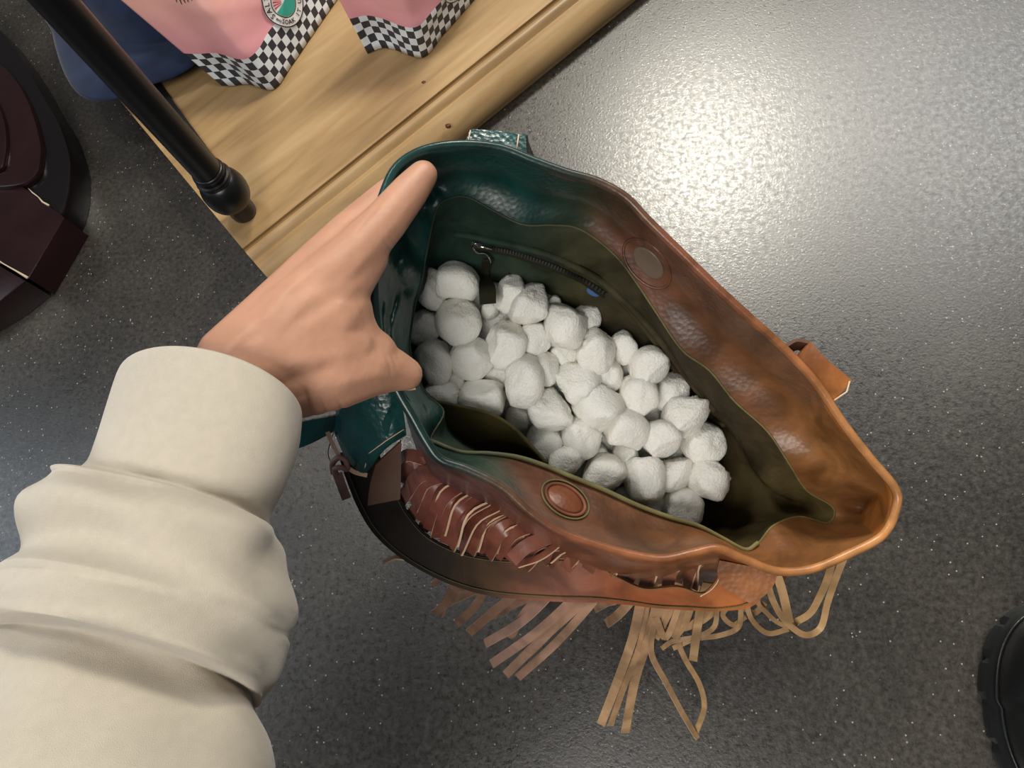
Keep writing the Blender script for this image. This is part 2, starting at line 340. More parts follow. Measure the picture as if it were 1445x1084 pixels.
# ------------------------------------------------------------------ salt pouches
def pouch_mat(name, hc):
    m = bpy.data.materials.new(name); m.use_nodes = True; nt = m.node_tree; b = nt.nodes['Principled BSDF']; L = nt.links.new
    uv = nt.nodes.new('ShaderNodeUVMap'); ck = nt.nodes.new('ShaderNodeTexChecker'); ck.inputs['Scale'].default_value = 1
    ck.inputs['Color1'].default_value = (*srgb('#e6ecf0'), 1); ck.inputs['Color2'].default_value = (*srgb('#3a3a40'), 1)
    rot = nt.nodes.new('ShaderNodeMapping'); s = 1 / .0122; rot.inputs['Scale'].default_value = (s, s, s); L(uv.outputs[0], rot.inputs[0])
    L(rot.outputs[0], ck.inputs['Vector'])
    sp = nt.nodes.new('ShaderNodeSeparateXYZ'); L(uv.outputs[0], sp.inputs[0])
    # wavy top of the chequered band: y + 0.012*sin(x*k)
    sn = nt.nodes.new('ShaderNodeMath'); sn.operation = 'MULTIPLY'; sn.inputs[1].default_value = 14; L(sp.outputs[0], sn.inputs[0])
    s2 = nt.nodes.new('ShaderNodeMath'); s2.operation = 'SINE'; L(sn.outputs[0], s2.inputs[0])
    s3 = nt.nodes.new('ShaderNodeMath'); s3.operation = 'MULTIPLY_ADD'; s3.inputs[1].default_value = .004; L(s2.outputs[0], s3.inputs[0]); L(sp.outputs[1], s3.inputs[2])
    gt = nt.nodes.new('ShaderNodeMath'); gt.operation = 'GREATER_THAN'; gt.inputs[1].default_value = hc; L(s3.outputs[0], gt.inputs[0])
    pk = nt.nodes.new('ShaderNodeValToRGB'); pk.color_ramp.elements[0].color = (*srgb('#e8a0a8'), 1); pk.color_ramp.elements[0].position = 0.0
    pk.color_ramp.elements[1].color = (*srgb('#f0b89c'), 1); pk.color_ramp.elements[1].position = 1.0
    mr = nt.nodes.new('ShaderNodeMapRange'); mr.inputs[1].default_value = .06; mr.inputs[2].default_value = .2; L(sp.outputs[1], mr.inputs[0]); L(mr.outputs[0], pk.inputs[0])
    mx = nt.nodes.new('ShaderNodeMix'); mx.data_type = 'RGBA'; L(gt.outputs[0], mx.inputs[0]); L(ck.outputs[0], mx.inputs[6]); L(pk.outputs[0], mx.inputs[7])
    L(mx.outputs[2], b.inputs['Base Color']); b.inputs['Roughness'].default_value = .45
    return m
def pouch(foot, top, label, hc=.062, hgt=.27, cren=0):
    fp = [F(u, v_, SH + .002) for u, v_ in foot]                      # front edge, left to right
    TL, TR = [F(u, v_, SH + hgt) for u, v_ in top]
    root = empty('salt_pouch', sum(fp, Vector()) / len(fp)); tag(root, label, 'pouch', 'pink soak pouches on the shelf')
    fr = spline(fp, 8); NF = len(fr)
    L_, R_ = fr[0], fr[-1]; chord = R_ - L_; back = Vector((-chord.y, chord.x, 0)).normalized()
    if back.dot(e2) < 0: back = -back
    arc = [0]
    for i in range(1, NF): arc.append(arc[-1] + (fr[i] - fr[i - 1]).length)
    NT = 34
    def grid(sign):
        rows = []; uvs = []
        for k in range(NT + 1):
            t = k / NT; row = []; ur = []
            for i in range(NF):
                s = arc[i] / arc[-1]; base = L_ + chord * s
                bul = (fr[i] - base)
                if sign < 0: bul = back * math.sin(math.pi * s) * .035
                tp = TL + (TR - TL) * s
                fade = (1 - t) ** .8 * (1 + .5 * t) if t < 1 else 0
                p = base.lerp(tp, t) + bul * fade
                if sign > 0: p += -back * math.sin(math.pi * s) * .022 * math.sin(math.pi * min(1, t * 1.25)) if t < .8 else Vector()
                nz_ = noise.noise(Vector((s * 5 + len(label), t * 6, sign))) * .007 * min(1, t * 4) * math.sin(math.pi * s)
                # sharp crumples of the film
                r1 = 1 - abs(noise.noise(Vector((s * 3.2 + 7, t * 4.5, 3)))) * 5
                nz_ += max(0, r1) * .004 * min(1, t * 5) * math.sin(math.pi * s)
                if t < .2 and s < .25: nz_ -= .006 * math.sin(math.pi * s / .25) * math.sin(math.pi * t / .2)
                row.append(p - back * nz_ * sign); ur.append((arc[i], t * hgt * 1.02))
            rows.append(row); uvs.append(ur)
        return rows, uvs
    for sg, nm in ((1, 'front_panel'), (-1, 'back_panel')):
        rows, uvs = grid(sg); v, f = loft(rows, False); o = mesh(nm, v, f, None, root)
        ul = o.data.uv_layers.new(name='UVMap'); flat = [q for r_ in uvs for q in r_]
        for lp in o.data.loops: ul.data[lp.index].uv = flat[lp.vertex_index]
        o.data.materials.append(PM); so = o.modifiers.new('film', 'SOLIDIFY'); so.thickness = .0006
        if sg > 0: front = (rows, o, arc)
    v = [*fr, *[L_ + chord * (arc[i] / arc[-1]) + back * math.sin(math.pi * arc[i] / arc[-1]) * .035 for i in range(NF)]]
    mesh('bottom_gusset', v, [(i, i + 1, i + 1 + NF, i + NF) for i in range(NF - 1)], M['white'], root)
    return root, front
PM = pouch_mat('pink_chequered_film', .060)
p1, fr1 = pouch(((313, 121), (330, 121), (350, 119), (386, 126), (412, 92), (442, 48), (478, -4)), ((30, -120), (330, -330)), 'pink soak pouch with chequered base beside the navy cap')
p2, fr2 = pouch(((519, 76), (538, 68), (556, 70), (597, 81), (625, 50), (650, 22), (690, -25)), ((380, -190), (640, -330)), 'pink soak pouch with chequered base, nearer the long moulded edge', hc=.05)

# round badge on the first pouch
def surf_ray(o, u, v_):
    dg = bpy.context.evaluated_depsgraph_get(); bv = BVHTree.FromObject(o, dg)
    inv = o.matrix_world.inverted(); d = ray(u, v_).normalized()
    h = bv.ray_cast(inv @ CAM, (inv.to_3x3() @ d).normalized())
    if h[0] is None: return None, None
    w = o.matrix_world @ h[0]; nn = (o.matrix_world.to_3x3() @ h[1]).normalized()
    if nn.dot(d) > 0: nn = -nn
    return w, nn
bpy.context.view_layer.update()
def badge(root, panel, uc, vc, rad=.034):
    c0, nn = surf_ray(panel, uc, vc)
    if c0 is None: return
    up = Vector((0, 0, 1)) - nn * nn.z; up.normalize(); rt = up.cross(nn).normalized()
    bv = BVHTree.FromObject(panel, bpy.context.evaluated_depsgraph_get()); inv = panel.matrix_world.inverted()
    def pt(x, y, off):
        q = c0 + rt * x + up * y + nn * .03
        h = bv.ray_cast(inv @ q, (inv.to_3x3() @ (-nn)))
        b_ = panel.matrix_world @ h[0] if h[0] is not None else c0 + rt * x + up * y
        return b_ + nn * off
    def disc(nm, rings, off, m, par, x0=0, y0=0, a0=0, a1=2 * math.pi, seg=40):
        rows = [[pt(x0 + r_ * math.cos(a0 + (a1 - a0) * k / seg), y0 + r_ * math.sin(a0 + (a1 - a0) * k / seg), off) for k in range(seg + 1)] for r_ in rings]
        v, f = loft(rows, False); return mesh(nm, v, f, m, par)
    bd = disc('badge', (.0001, rad * .4, rad * .75, rad), .0022, M['white'], root)
    disc('badge_ring', (rad * .955, rad), .0026, M['ink'], bd)
    disc('badge_inner_ring', (rad * .60, rad * .635), .0026, M['ink'], bd)
    for k in range(13):
        a = math.radians(90 + (k - 6) * 13)
        disc('sun_ray', (rad * .16, rad * .55), .0027, M['redp'], bd, 0, 0, a - .06, a + .06, 3)
    disc('wave_print', (.0001, rad * .3, rad * .58), .0029, M['tealp'], bd, 0, 0, math.pi * 1.02, math.pi * 2.08)
    # lettering round the ring
    vs, fs = [], []
    glyphs = [(c_, -90 - 58 + 13 * k, -1, .25) for k, c_ in enumerate('SOAK IT UP')] + [(c_, 206 - 17 * k, 1, .36) if 0 else (c_, 180 - 17 * k, 1, .29) for k, c_ in enumerate('SALTY')] + [(c_, 204 - 6 * k, 1, .12) for k, c_ in enumerate('THE')]
    for ch, deg, sg, sz in glyphs:
        if ch == ' ': continue
        cu = bpy.data.curves.new('t', 'FONT'); cu.body = ch; cu.size = rad * sz; cu.align_x = 'CENTER'; cu.align_y = 'CENTER'; cu.offset = rad * .006; cu.resolution_u = 2
        to = bpy.data.objects.new('t', cu); C.objects.link(to)
        me = bpy.data.meshes.new_from_object(to.evaluated_get(bpy.context.evaluated_depsgraph_get()))
        a = math.radians(deg); ra = Vector((math.cos(a), math.sin(a))); up_ = ra * sg; rt_l = Vector((up_.y, -up_.x))
        for vv in me.vertices:
            q = ra * rad * .80 + rt_l * vv.co.x + up_ * vv.co.y
            vs.append(pt(q.x, q.y, .0032))
        o_ = len(vs) - len(me.vertices); fs += [tuple(i + o_ for i in p.vertices) for p in me.polygons]
        bpy.data.objects.remove(to); bpy.data.curves.remove(cu); bpy.data.meshes.remove(me)
    mesh('badge_lettering', vs, fs, M['ink'], bd)
badge(p1, fr1[1], 399, 2, .037)
for (a, b) in (((247, -6), (250, 3)), ((252, -6), (257, 6)), ((257, -6), (262, 4)), ((263, -8), (266, 3)), ((268, -8), (271, 1)), ((274, -8), (278, -1))):
    qs = []
    for t in range(5):
        w, nn = surf_ray(fr1[1], a[0] + (b[0] - a[0]) * t / 4, a[1] + (b[1] - a[1]) * t / 4)
        if w is not None: qs.append(w + nn * .0012)
    if len(qs) > 2: tube('brush_stroke', qs, [.0012 * (1 - .7 * i / 4) for i in range(len(qs))], M['ink'], p1, 6)
badge(p2, fr2[1], 640, -30)

# ------------------------------------------------------------------ maroon stand
st = empty('display_stand', F(0, 240, 0)); tag(st, 'dark maroon lacquered round stand foot with chipped pale edges', 'stand')
def outline_block(name, pts, h0, h1, m, parent, bev=.004, sharp=False):
    b0 = [F(u, v_, h1) for u, v_ in pts]; 
    if not sharp: b0 = spline(b0, 4, True)
    c_ = sum(b0, Vector()) / len(b0); rows = []
    for s, z in ((0, h1), (1 - bev * 8, h1), (1 - bev * 2, h1 - bev * .3), (1, h1 - bev), (1, h0 + .001), (0, h0 + .001)):
        rows.append([Vector((c_.x + (p.x - c_.x) * s, c_.y + (p.y - c_.y) * s, z)) for p in b0])
    v, f = loft(rows); o = mesh(name, v, f, m, parent); o.data.set_sharp_from_angle(angle=math.radians(40)); return o
M['stand_black'] = mat('black_lacquer', srgb('#100c0d'), .25, bump=.1, bscale=40)
base = outline_block('base_disc', ((-60, 10), (-20, 25), (8, 52), (40, 98), (62, 138), (82, 172), (97, 215), (99, 245), (95, 275), (84, 306), (50, 340), (-40, 380), (-260, 330), (-320, 180), (-260, 40)), 0, .05, M['stand_black'], st)
outline_block('raised_step', ((-60, 70), (-10, 84), (20, 110), (42, 150), (54, 190), (57, 215), (50, 246), (20, 262), (-60, 262), (-220, 250), (-240, 150)), .05, .062, M['maroon'], base)
outline_block('inner_ring', ((-60, 110), (-15, 130), (2, 160), (8, 190), (6, 222), (-5, 240), (-60, 242), (-160, 230), (-170, 150)), .062, .070, M['maroon'], base)
foot = outline_block('flat_foot', ((91, 307), (40, 393), (-5, 368), (-160, 300), (-140, 220), (30, 262)), 0, .056, M['maroon'], st, sharp=True, bev=.002)
outline_block('flat_foot', ((36, 396), (0, 425), (-60, 460), (-240, 400), (-200, 290), (-5, 372)), 0, .054, M['maroon'], st, sharp=True, bev=.002)
tube('chipped_edge', [F(u, v_, .057) for u, v_ in ((-8, 364), (6, 373), (22, 382), (39, 392))], [.0012, .0010, .0013, .0022], M['chip'], foot, 6)
tube('chipped_edge', [F(u, v_, .057) for u, v_ in ((40, 266), (46, 272), (54, 278), (60, 285), (69, 290))], [.0004, .0010, .0008, .0014, .0018], M['chip'], foot, 6)
tube('chipped_edge', [F(u, v_, .046) for u, v_ in ((14, 60), (22, 72), (33, 88), (40, 98))], [.0004, .001, .0009, .0004], M['chip'], base, 6)

# ------------------------------------------------------------------ boot
boot = empty('boot', F(1505, 1010, 0)); tag(boot, 'black lug-soled boot at the lower right frame edge', 'boot')
def sole_pts(sc_=1.0, lug=0.0, h=0.0):
    out = []; c0 = F(1510, 1005, h); up = (F(1492, 850, 0) - F(1520, 1170, 0)); Lh = up.length / 2; up.normalize(); rt = Vector((up.y, -up.x, 0))
    for k in range(96):
        a = 2 * math.pi * k / 96; x = math.cos(a); y = math.sin(a)
        w = .084 if y < 0 else .088
        q = (abs(x) ** 2.3 + abs(y) ** 2.3) ** (-1 / 2.3)
        lg = 1 - lug * (1 if (k % 6) < 1 else 0)
        out.append(c0 + rt * (x * q * w * sc_ * lg) + up * (y * q * (Lh + .0) * sc_ * lg) + Vector((0, 0, 0)))
    return out
rows = []
for s, z, lg in ((.5, .002, 0), (1, .002, .05), (1.02, .012, .05), (1.0, .020, .045), (.985, .024, 0), (.97, .032, 0), (.95, .036, 0), (.6, .038, 0)):
    rows.append([Vector((p.x, p.y, z)) for p in sole_pts(s, lg)])
v, f = loft(rows, True, True, True); so = mesh('lug_sole', v, f, M['rubber'], boot); so.data.set_sharp_from_angle(angle=math.radians(30))
rows = []
for s, z in ((.93, .034), (.94, .045), (.90, .065), (.82, .085), (.66, .10), (.4, .11), (.01, .113)):
    rows.append([Vector((p.x, p.y, z)) for p in sole_pts(s, 0)])
v, f = loft(rows); mesh('upper', v, f, M['bootl'], boot)
w_ = [Vector((p.x, p.y, .0385)) for p in sole_pts(.95, 0)]; tube('welt', w_, .0022, M['bootl'], boot, 6, True)

# ------------------------------------------------------------------ the bag
bag = empty('fringed_tote', F(820, 660, 0)); tag(bag, 'teal and brown dyed leather tote with fringe, held open and half filled with foam', 'bag')
ST = [  # rim, lining edge, zip line, contents level
 ((540,278),(600,330),(612,352),(604,385)), ((560,236),(616,296),(622,335),(614,375)), ((598,212),(635,280),(640,334),(630,372)), ((650,204),(661,279),(668,343),(655,378)),
 ((705,209),(695,297),(705,352),(690,388)), ((750,226),(737,317),(760,368),(730,398)), ((800,244),(779,318),(800,382),(770,412)), ((842,256),(811,321),(835,397),(805,428)),
 ((882,278),(840,337),(862,412),(835,448)), ((915,312),(871,364),(893,440),(870,468)), ((958,354),(895,395),(922,468),(900,490)), ((1005,400),(925,440),(950,505),(930,512)),
 ((1055,446),(962,494),(985,548),(962,540)), ((1105,491),(1001,523),(1016,588),(990,570)), ((1150,539),(1036,566),(1040,622),(1018,600)), ((1190,598),(1082,608),(1066,655),(1040,630)),
 ((1229,648),(1113,654),(1092,690),(1056,655)), ((1262,688),(1138,692),(1108,708),(1066,680)), ((1265,716),(1175,716),(1120,716),(1068,700)), ((1246,755),(1168,738),(1105,722),(1064,716)),
 ((1199,781),(1128,729),(1086,730),(1052,730)), ((1146,803),(1092,741),(1068,745),(1035,745)), ((1096,806),(1070,766),(1050,756),(1015,745)), ((1050,789),(1052,776),(1030,762),(990,738)),
 ((1012,774),(1020,760),(1000,750),(965,732)), ((979,780),(985,742),(970,735),(945,728)), ((935,789),(946,730),(935,728),(915,722)), ((886,782),(900,713),(895,712),(880,712)),
 ((838,768),(850,690),(850,695),(850,700)), ((789,750),(805,672),(808,680),(810,688)), ((748,723),(769,657),(775,668),(780,675)), ((709,688),(730,645),(740,656),(745,660)),
 ((660,663),(690,640),(700,648),(712,645)), ((622,649),(650,638),(668,640),(690,628)), ((601,622),(608,622),(640,622),(665,606)), ((582,588),(592,588),(610,590),(635,580)),
 ((561,552),(580,555),(594,560),(606,556)), ((544,512),(572,520),(584,525),(590,528)), ((533,466),(564,480),(578,490),(582,495)), ((528,415),(568,430),(582,442),(586,456)),
 ((528,362),(578,392),(590,402),(592,424)), ((531,316),(590,358),(604,372),(598,402))]
NS = len(ST)
def dR(i):
    u = ST[i][0][0]; return .532 + (u - 530) / 740 * .052
K = 6
def ring(fn): return spline([fn(i) for i in range(NS)], K, True)
def wr(i): # 0 at the back wall, 1 at the front wall
    return 1.0 if 22 <= i <= 35 else 0.0
rimL = ring(lambda i: P(*ST[i][0], dR(i)))
def lev(i, k, extra): return P(*ST[i][k], dR(i) + min(extra, .14))
for i in list(range(35, 42)) + [0]:
    a_, c_ = Vector(ST[i][1]), Vector(ST[i][3]); k_ = .8 if i else .5
    q_ = a_.lerp(c_, k_); m_ = q_.lerp(c_, .5); ST[i] = (ST[i][0], tuple(q_), tuple(m_), ST[i][3])
def dA(i): return .055 + (.03 if i in (17, 18, 19, 20) else 0) + (.03 if i >= 35 or i == 0 else 0)
mid = ring(lambda i: P((ST[i][0][0] * .55 + ST[i][1][0] * .45), (ST[i][0][1] * .55 + ST[i][1][1] * .45), dR(i) + dA(i) * .5 + (.012 if i < 17 else .004) + (.035 if i == 18 else 0)))
A_ = ring(lambda i: lev(i, 1, dA(i)))
B_ = ring(lambda i: lev(i, 2, dA(i) + (.042 if 0 < i < 35 else .02)))
C_ = ring(lambda i: lev(i, 3, dA(i) + .085))
cen = Vector((825, 600))
def inn(i, f_, d):
    q = Vector(ST[i][3]).lerp(cen, f_); return P(q.x, q.y, d)
D_ = ring(lambda i: inn(i, .18, .74)); E_ = ring(lambda i: inn(i, .4, .80)); Z_ = ring(lambda i: inn(i, .98, .82))
def jig(row, amp, sc_, seed, axis=None):
    out = []
    for p in row:
        w = Vector((noise.noise(p * sc_ + Vector((seed, 0, 0))), noise.noise(p * sc_ + Vector((0, seed, 0))), noise.noise(p * sc_ + Vector((0, 0, seed)))))
        out.append(p + w * amp)
    return out
def dense(rows, k=4):
    cols = list(zip(*rows)); cs = [spline(list(c), k) for c in cols]
    return [list(r) for r in zip(*cs)]
face_rows = dense([rimL, mid, A_], 9)
for r_i, row in enumerate(face_rows):
    t = r_i / (len(face_rows) - 1); a = math.sin(math.pi * t)
    for j, p in enumerate(row):
        u_i = j / K
        left = 1 if (u_i > 34 or u_i < 2) else 0.3
        wv = noise.noise(Vector((u_i * .9, t * 2, 1))) * .010 * a * left
        if u_i > 35 or u_i < 1.2:
            q_ = p * 38; wv += a * (.006 * (1 - abs(noise.noise(q_)) * 4) + .003 * noise.noise(p * 90))
        row[j] = p + VIEW * wv
v, f = loft(face_rows); mesh('inner_facing', v, f, M['facing_back'], bag)
lin_rows = dense([A_, B_, C_, D_, E_, Z_], 4)
for r_i, row in enumerate(lin_rows):
    if r_i:
        a = min(1, r_i / 3); row[:] = jig(jig(row, .006 * a, 26, 3), .0025 * a, 70, 9)
lin_rows[0] = A_
v, f = loft(lin_rows); mesh('lining', v, f, M['lining'], bag)
tube('rim_piping', rimL, .0034, M['piping'], bag, 10, True)
tube('facing_seam', [p - VIEW * .0006 for p in A_], .0009, M['seam'], bag, 6, True)
# stitched second cord just inside the rim
tube('rim_stitching', [a.lerp(b, .10) - VIEW * .0016 for a, b in zip(rimL, mid)], .0007, M['seam'], bag, 5, True)
Rc = Vector((880, 560))
def out1(i, amt):
    r_ = Vector(ST[i][0]); c_ = Vector(ST[i][3])
    if 22 <= i <= 35:
        w = math.sin(math.pi * min(1, max(0, (i - 21) / 4))/2) * (1 if i < 32 else (36 - i) / 4 )
        return r_ + Vector((-22, 42)) * amt * w
    return r_.lerp(c_, .30 * amt)
def capd(i): return 1.0
O0 = ring(lambda i: P(*out1(i, .15), dR(i) + .010)); O1 = ring(lambda i: P(*out1(i, .7), dR(i) + .07)); O2 = ring(lambda i: P(*out1(i, 1.2), dR(i) + .17))
def bot(i, s, h): 
    q = (Vector(ST[i][0]) - Rc) * s + Vector((800, 650)); return F(q.x, q.y, h)
O3 = ring(lambda i: bot(i, .62, .05)); O4 = ring(lambda i: bot(i, .56, .006)); O5 = ring(lambda i: bot(i, .01, .005))
rimO = [p.lerp(q, .1) for p, q in zip(rimL, O0)]
out_rows = dense([rimL, O0, O1, O2, O3, O4, O5], 4)
for r_i, row in enumerate(out_rows):
    if 2 < r_i < 20: row[:] = jig(row, .004, 18, 21)
v, f = loft(out_rows); sh = mesh('outer_shell', v, f, M['outer'], bag)

bpy.context.view_layer.update()
lin_o = [o for o in bag.children if o.name.startswith('lining')][0]; fac_o = [o for o in bag.children if o.name.startswith('inner_facing')][0]
# zip
zl = []
for (u, v_) in ((668, 342), (680, 345), (700, 350), (725, 356), (750, 363), (775, 372), (800, 383), (828, 396), (856, 414)):
    w, nn = surf_ray(lin_o, u, v_)
    zl.append(w + nn * .002)
zl = spline(zl, 6)
tube('zipper_tape', zl, .0042, M['dkgreen'], bag, 6, False, True, .5)
for i, p in enumerate(zl[::1]):
    t = (zl[min(i + 1, len(zl) - 1)] - zl[max(i - 1, 0)]).normalized(); s = t.cross(VIEW).normalized()
    v = [p + s * x * .0016 + t * y * .0008 - VIEW * z for x in (-1, 1) for y in (-1, 1) for z in (.0015, .0032)]
    mesh('zipper_tooth', v, [(0, 1, 3, 2), (4, 6, 7, 5), (0, 4, 5, 1), (2, 3, 7, 6), (0, 2, 6, 4), (1, 5, 7, 3)], M['zip'], bag, False)
def onlin(u, v_, off, o=None):
    w, nn = surf_ray(o or lin_o, u, v_)
    return w - (w - CAM).normalized() * off
pull = tube('zipper_pull', spline([onlin(*q) for q in ((672, 343, .006), (668, 349, .008), (674, 357, .009), (684, 358, .009), (690, 364, .009), (692, 371, .007))], 5), .0011, M['chrome'], bag, 8)
tube('slider', [onlin(674, 346, .006), onlin(694, 350, .006)], .0022, M['chrome'], pull, 8, False, True, .6)
slab('pull_tab', spline([onlin(680, 368, .008), onlin(678, 388, .010), P(676, 408, .642), P(677, 430, .640)], 5), spline([onlin(695, 366, .008), onlin(690, 388, .010), P(699, 405, .642), P(700, 428, .640)], 5), .0018, M['dkgreen'], pull)
# second fold of the lining (welt of the zip pocket)
def welt(name, pts, w, m, off=.003, k=5):
    q = spline([onlin(u, v_, off) for u, v_ in pts], k)
    return tube(name, q, w, m, bag, 8, False, True, .8)
welt('pocket_welt', ((640, 330), (668, 334), (700, 341), (740, 350), (780, 362), (815, 378), (850, 398), (885, 428), (915, 460), (945, 498), (975, 540), (1010, 580)), .0034, M['lining'])
welt('pocket_welt', ((858, 405), (890, 440), (930, 490), (965, 540), (1000, 585), (1022, 600)), .0028, M['lining'])
# magnets
def patch(name, u, v_, rx, ry, ang, m, o, off, hollow=0.0, dome=0.0, parent=bag):
    c0, nn = surf_ray(o, u, v_); rows = []
    for s in ([hollow, 1] if hollow else [.001, .35, .7, .9, 1, 1.04]):
        rows.append([])
        for k in range(32):
            a = 2 * math.pi * k / 32; x = rx * s * math.cos(a); y = ry * s * math.sin(a)
            w, _ = surf_ray(o, u + x * math.cos(ang) - y * math.sin(ang), v_ + x * math.sin(ang) + y * math.cos(ang))
            if w is None: w = c0
            rows[-1].append(w + nn * (off + dome * (1 - s * s)) if s <= 1 else w + nn * .0)
    v, f = loft(rows); return mesh(name, v, f, m, parent)
patch('snap_button', 797, 705, 27, 15, math.radians(33), M['button'], fac_o, .001, dome=.003)
def ringtube(name, u, v_, rx, ry, ang, r_, m, o, off=.001):
    q = []
    for k in range(36):
        a = 2 * math.pi * k / 36; x = rx * math.cos(a); y = ry * math.sin(a)
        w, nn = surf_ray(o, u + x * math.cos(ang) - y * math.sin(ang), v_ + x * math.sin(ang) + y * math.cos(ang))
        if w is not None: q.append(w + nn * off)
    return tube(name, q, r_, m, bag, 6, True)
ringtube('snap_rim', 797, 706, 31, 18, math.radians(33), .0014, M['strap'], fac_o)
ringtube('snap_stitching', 797, 706, 37, 23, math.radians(33), .0008, M['seam'], fac_o)
patch('magnet_disc', 915, 371, 27, 14, math.radians(48), mat('magnet_cover', srgb('#6a5a4c'), .4), fac_o, .0012, dome=.0006)
ringtube('magnet_crease', 913, 372, 42, 24, math.radians(48), .0012, M['facing_back'], fac_o, .0002)
patch('blue_sticker', 838, 410, 10, 5, math.radians(25), M['bluesticker'], lin_o, .003)
# slip pocket inside the front wall
pe = [(584, 558), (612, 566), (650, 574), (690, 584), (722, 602), (748, 628), (772, 655)]
pl = [(604, 618), (622, 634), (650, 640), (690, 642), (722, 645), (748, 650), (775, 662)]
tp = spline([P(u, v_, .625) for u, v_ in pe], 6); lo = spline([P(u, v_, .66) for u, v_ in pl], 6)
slab('slip_pocket', tp, lo, .003, M['pocket'], bag)
tube('slip_pocket_hem', tp, .0018, M['pocket'], bag, 6)
tube('front_lining_hem', spline([P(*ST[i][1], dR(i) + dA(i) - .004) for i in range(34, 21, -1)], 6), .0019, M['seam'], bag, 8)

# handles
def band(name, inner, outer, th, m, k=6, cross=4, parent=bag):
    return slab(name, spline([P(*p) for p in inner], k), spline([P(*p) for p in outer], k), th, m, parent, cross)
IN = [(530, 628, .600), (545, 668, .606), (566, 704, .612), (577, 724, .618), (606, 757, .624), (655, 780, .628), (715, 789, .630), (780, 787, .628), (830, 790, .624), (870, 812, .612), (908, 829, .606), (955, 826, .602), (990, 836, .600), (1010, 818, .597), (1017, 797, .594)]
OUT = [(478, 640, .604), (488, 672, .610), (505, 715, .616), (530, 755, .622), (572, 791, .626), (630, 822, .628), (690, 840, .630), (770, 848, .626), (840, 850, .622), (890, 853, .612), (930, 858, .604), (975, 861, .600), (1020, 862, .596), (1066, 852, .592), (1093, 808, .588)]
hb = band('front_handle', IN, OUT, .003, M['strap'])
tube('handle_stitching', spline([P(a + (c - a) * .1, b + (d - b) * .1, e_ - .003) for (a, b, e_), (c, d, e_2) in zip(OUT, IN)], 6), .0005, M['seam'], hb, 5)
tube('handle_stitching', spline([P(a + (c - a) * .08, b + (d - b) * .08, e_ - .003) for (a, b, e_), (c, d, e_2) in zip(IN, OUT)], 6), .0005, M['seam'], hb, 5)
band('handle_end', [(566, 622, .585), (566, 660, .590), (565, 704, .594)], [(530, 655, .585), (522, 685, .590), (519, 713, .594)], .003, M['brown'])
tabF = slab('handle_tab', spline([P(560, 548, .560), P(568, 580, .566), P(573, 613, .572)], 6), spline([P(556, 560, .560), P(540, 600, .562), P(552, 625, .570)], 6), .004, M['teal'], bag, 3)
# curved teal wrap over the strap
rows = []
for (a, b) in (((474, 575, .585), (472, 612, .592)), ((480, 560, .570), (488, 646, .588)), ((500, 552, .560), (513, 668, .580)), ((525, 545, .556), (535, 643, .570)), ((548, 545, .556), (556, 624, .566)), ((560, 548, .560), (573, 613, .570))):
    pa, pb_ = P(*a), P(*b); rows.append([pa.lerp(pb_, k / 6) for k in range(7)])
cols = list(zip(*rows)); cols = [spline(list(c), 5) for c in cols]; rows = [list(r) for r in zip(*cols)]
v, f = loft(rows, False); tw = mesh('handle_tab', v, f, M['teal'], bag); so = tw.modifiers.new('thick', 'SOLIDIFY'); so.thickness = .003; so.offset = -1
tw['label'] = 'glossy teal leather tab wrapping the handle end'
tube('tab_stitching', [P(515, 660, .577), P(517, 652, .576), P(513, 645, .576), P(526, 636, .570), P(545, 622, .5655), P(570, 606, .564)], .0004, M['raw'], tw, 5)
band('teal_strip', [(400, 600, .60), (440, 592, .60), (475, 585, .60)], [(400, 640, .605), (440, 625, .605), (475, 606, .605)], .003, M['teal'])
# front right tab seam, back handle tabs
tube('tab_stitching', spline([P(u, v_, .5885) for u, v_ in ((1018, 800), (1014, 818), (1004, 832), (988, 842))], 5), .0006, M['raw'], hb, 5)
band('tab_flap', [(1015, 790, .586), (1012, 806, .588), (1016, 826, .590)], [(1098, 806, .582), (1088, 830, .584), (1062, 853, .588)], .003, M['outer'])
bt = band('back_handle_tab', [(664, 184, .575), (700, 187, .575), (741, 191, .576)], [(652, 212, .570), (700, 216, .570), (744, 226, .572)], .004, M['teal'])
tube('tab_stitching', [P(664, 184, .571), P(660, 203, .568)], .0006, M['raw'], bt, 5)
tube('tab_stitching', [P(732, 190, .571), P(729, 212, .568)], .0006, M['raw'], bt, 5)
band('back_handle', [(742, 191, .578), (745, 205, .60), (760, 240, .64)], [(744, 222, .574), (747, 232, .60), (762, 262, .64)], .003, M['strap'])
rt_ = band('back_handle_tab', [(1142, 483, .592), (1165, 508, .588), (1200, 537, .590)], [(1120, 507, .582), (1145, 537, .582), (1176, 566, .584)], .004, M['outer'], cross=6)
band('back_handle_tab', [(1109, 488, .588), (1124, 480, .592), (1142, 483, .592)], [(1112, 498, .60), (1126, 492, .604), (1136, 500, .604)], .003, M['brown'])
tube('tab_stitching', [P(1199, 538, .586), P(1195, 553, .583), P(1177, 565, .580)], .0007, M['raw'], rt_, 5)

# fringe -----------------------------------------------------------
def fr(pts, wpx=12, tw=0.0, tw2=None, k=5, taper=1.0, m='fringe'):
    d = sum(p[2] for p in pts) / len(pts)
    return ribbon('fringe_strip', pts, wpx * d / FPX, .0018, M[m], bag, k, tw, tw2, taper, M['raw'])
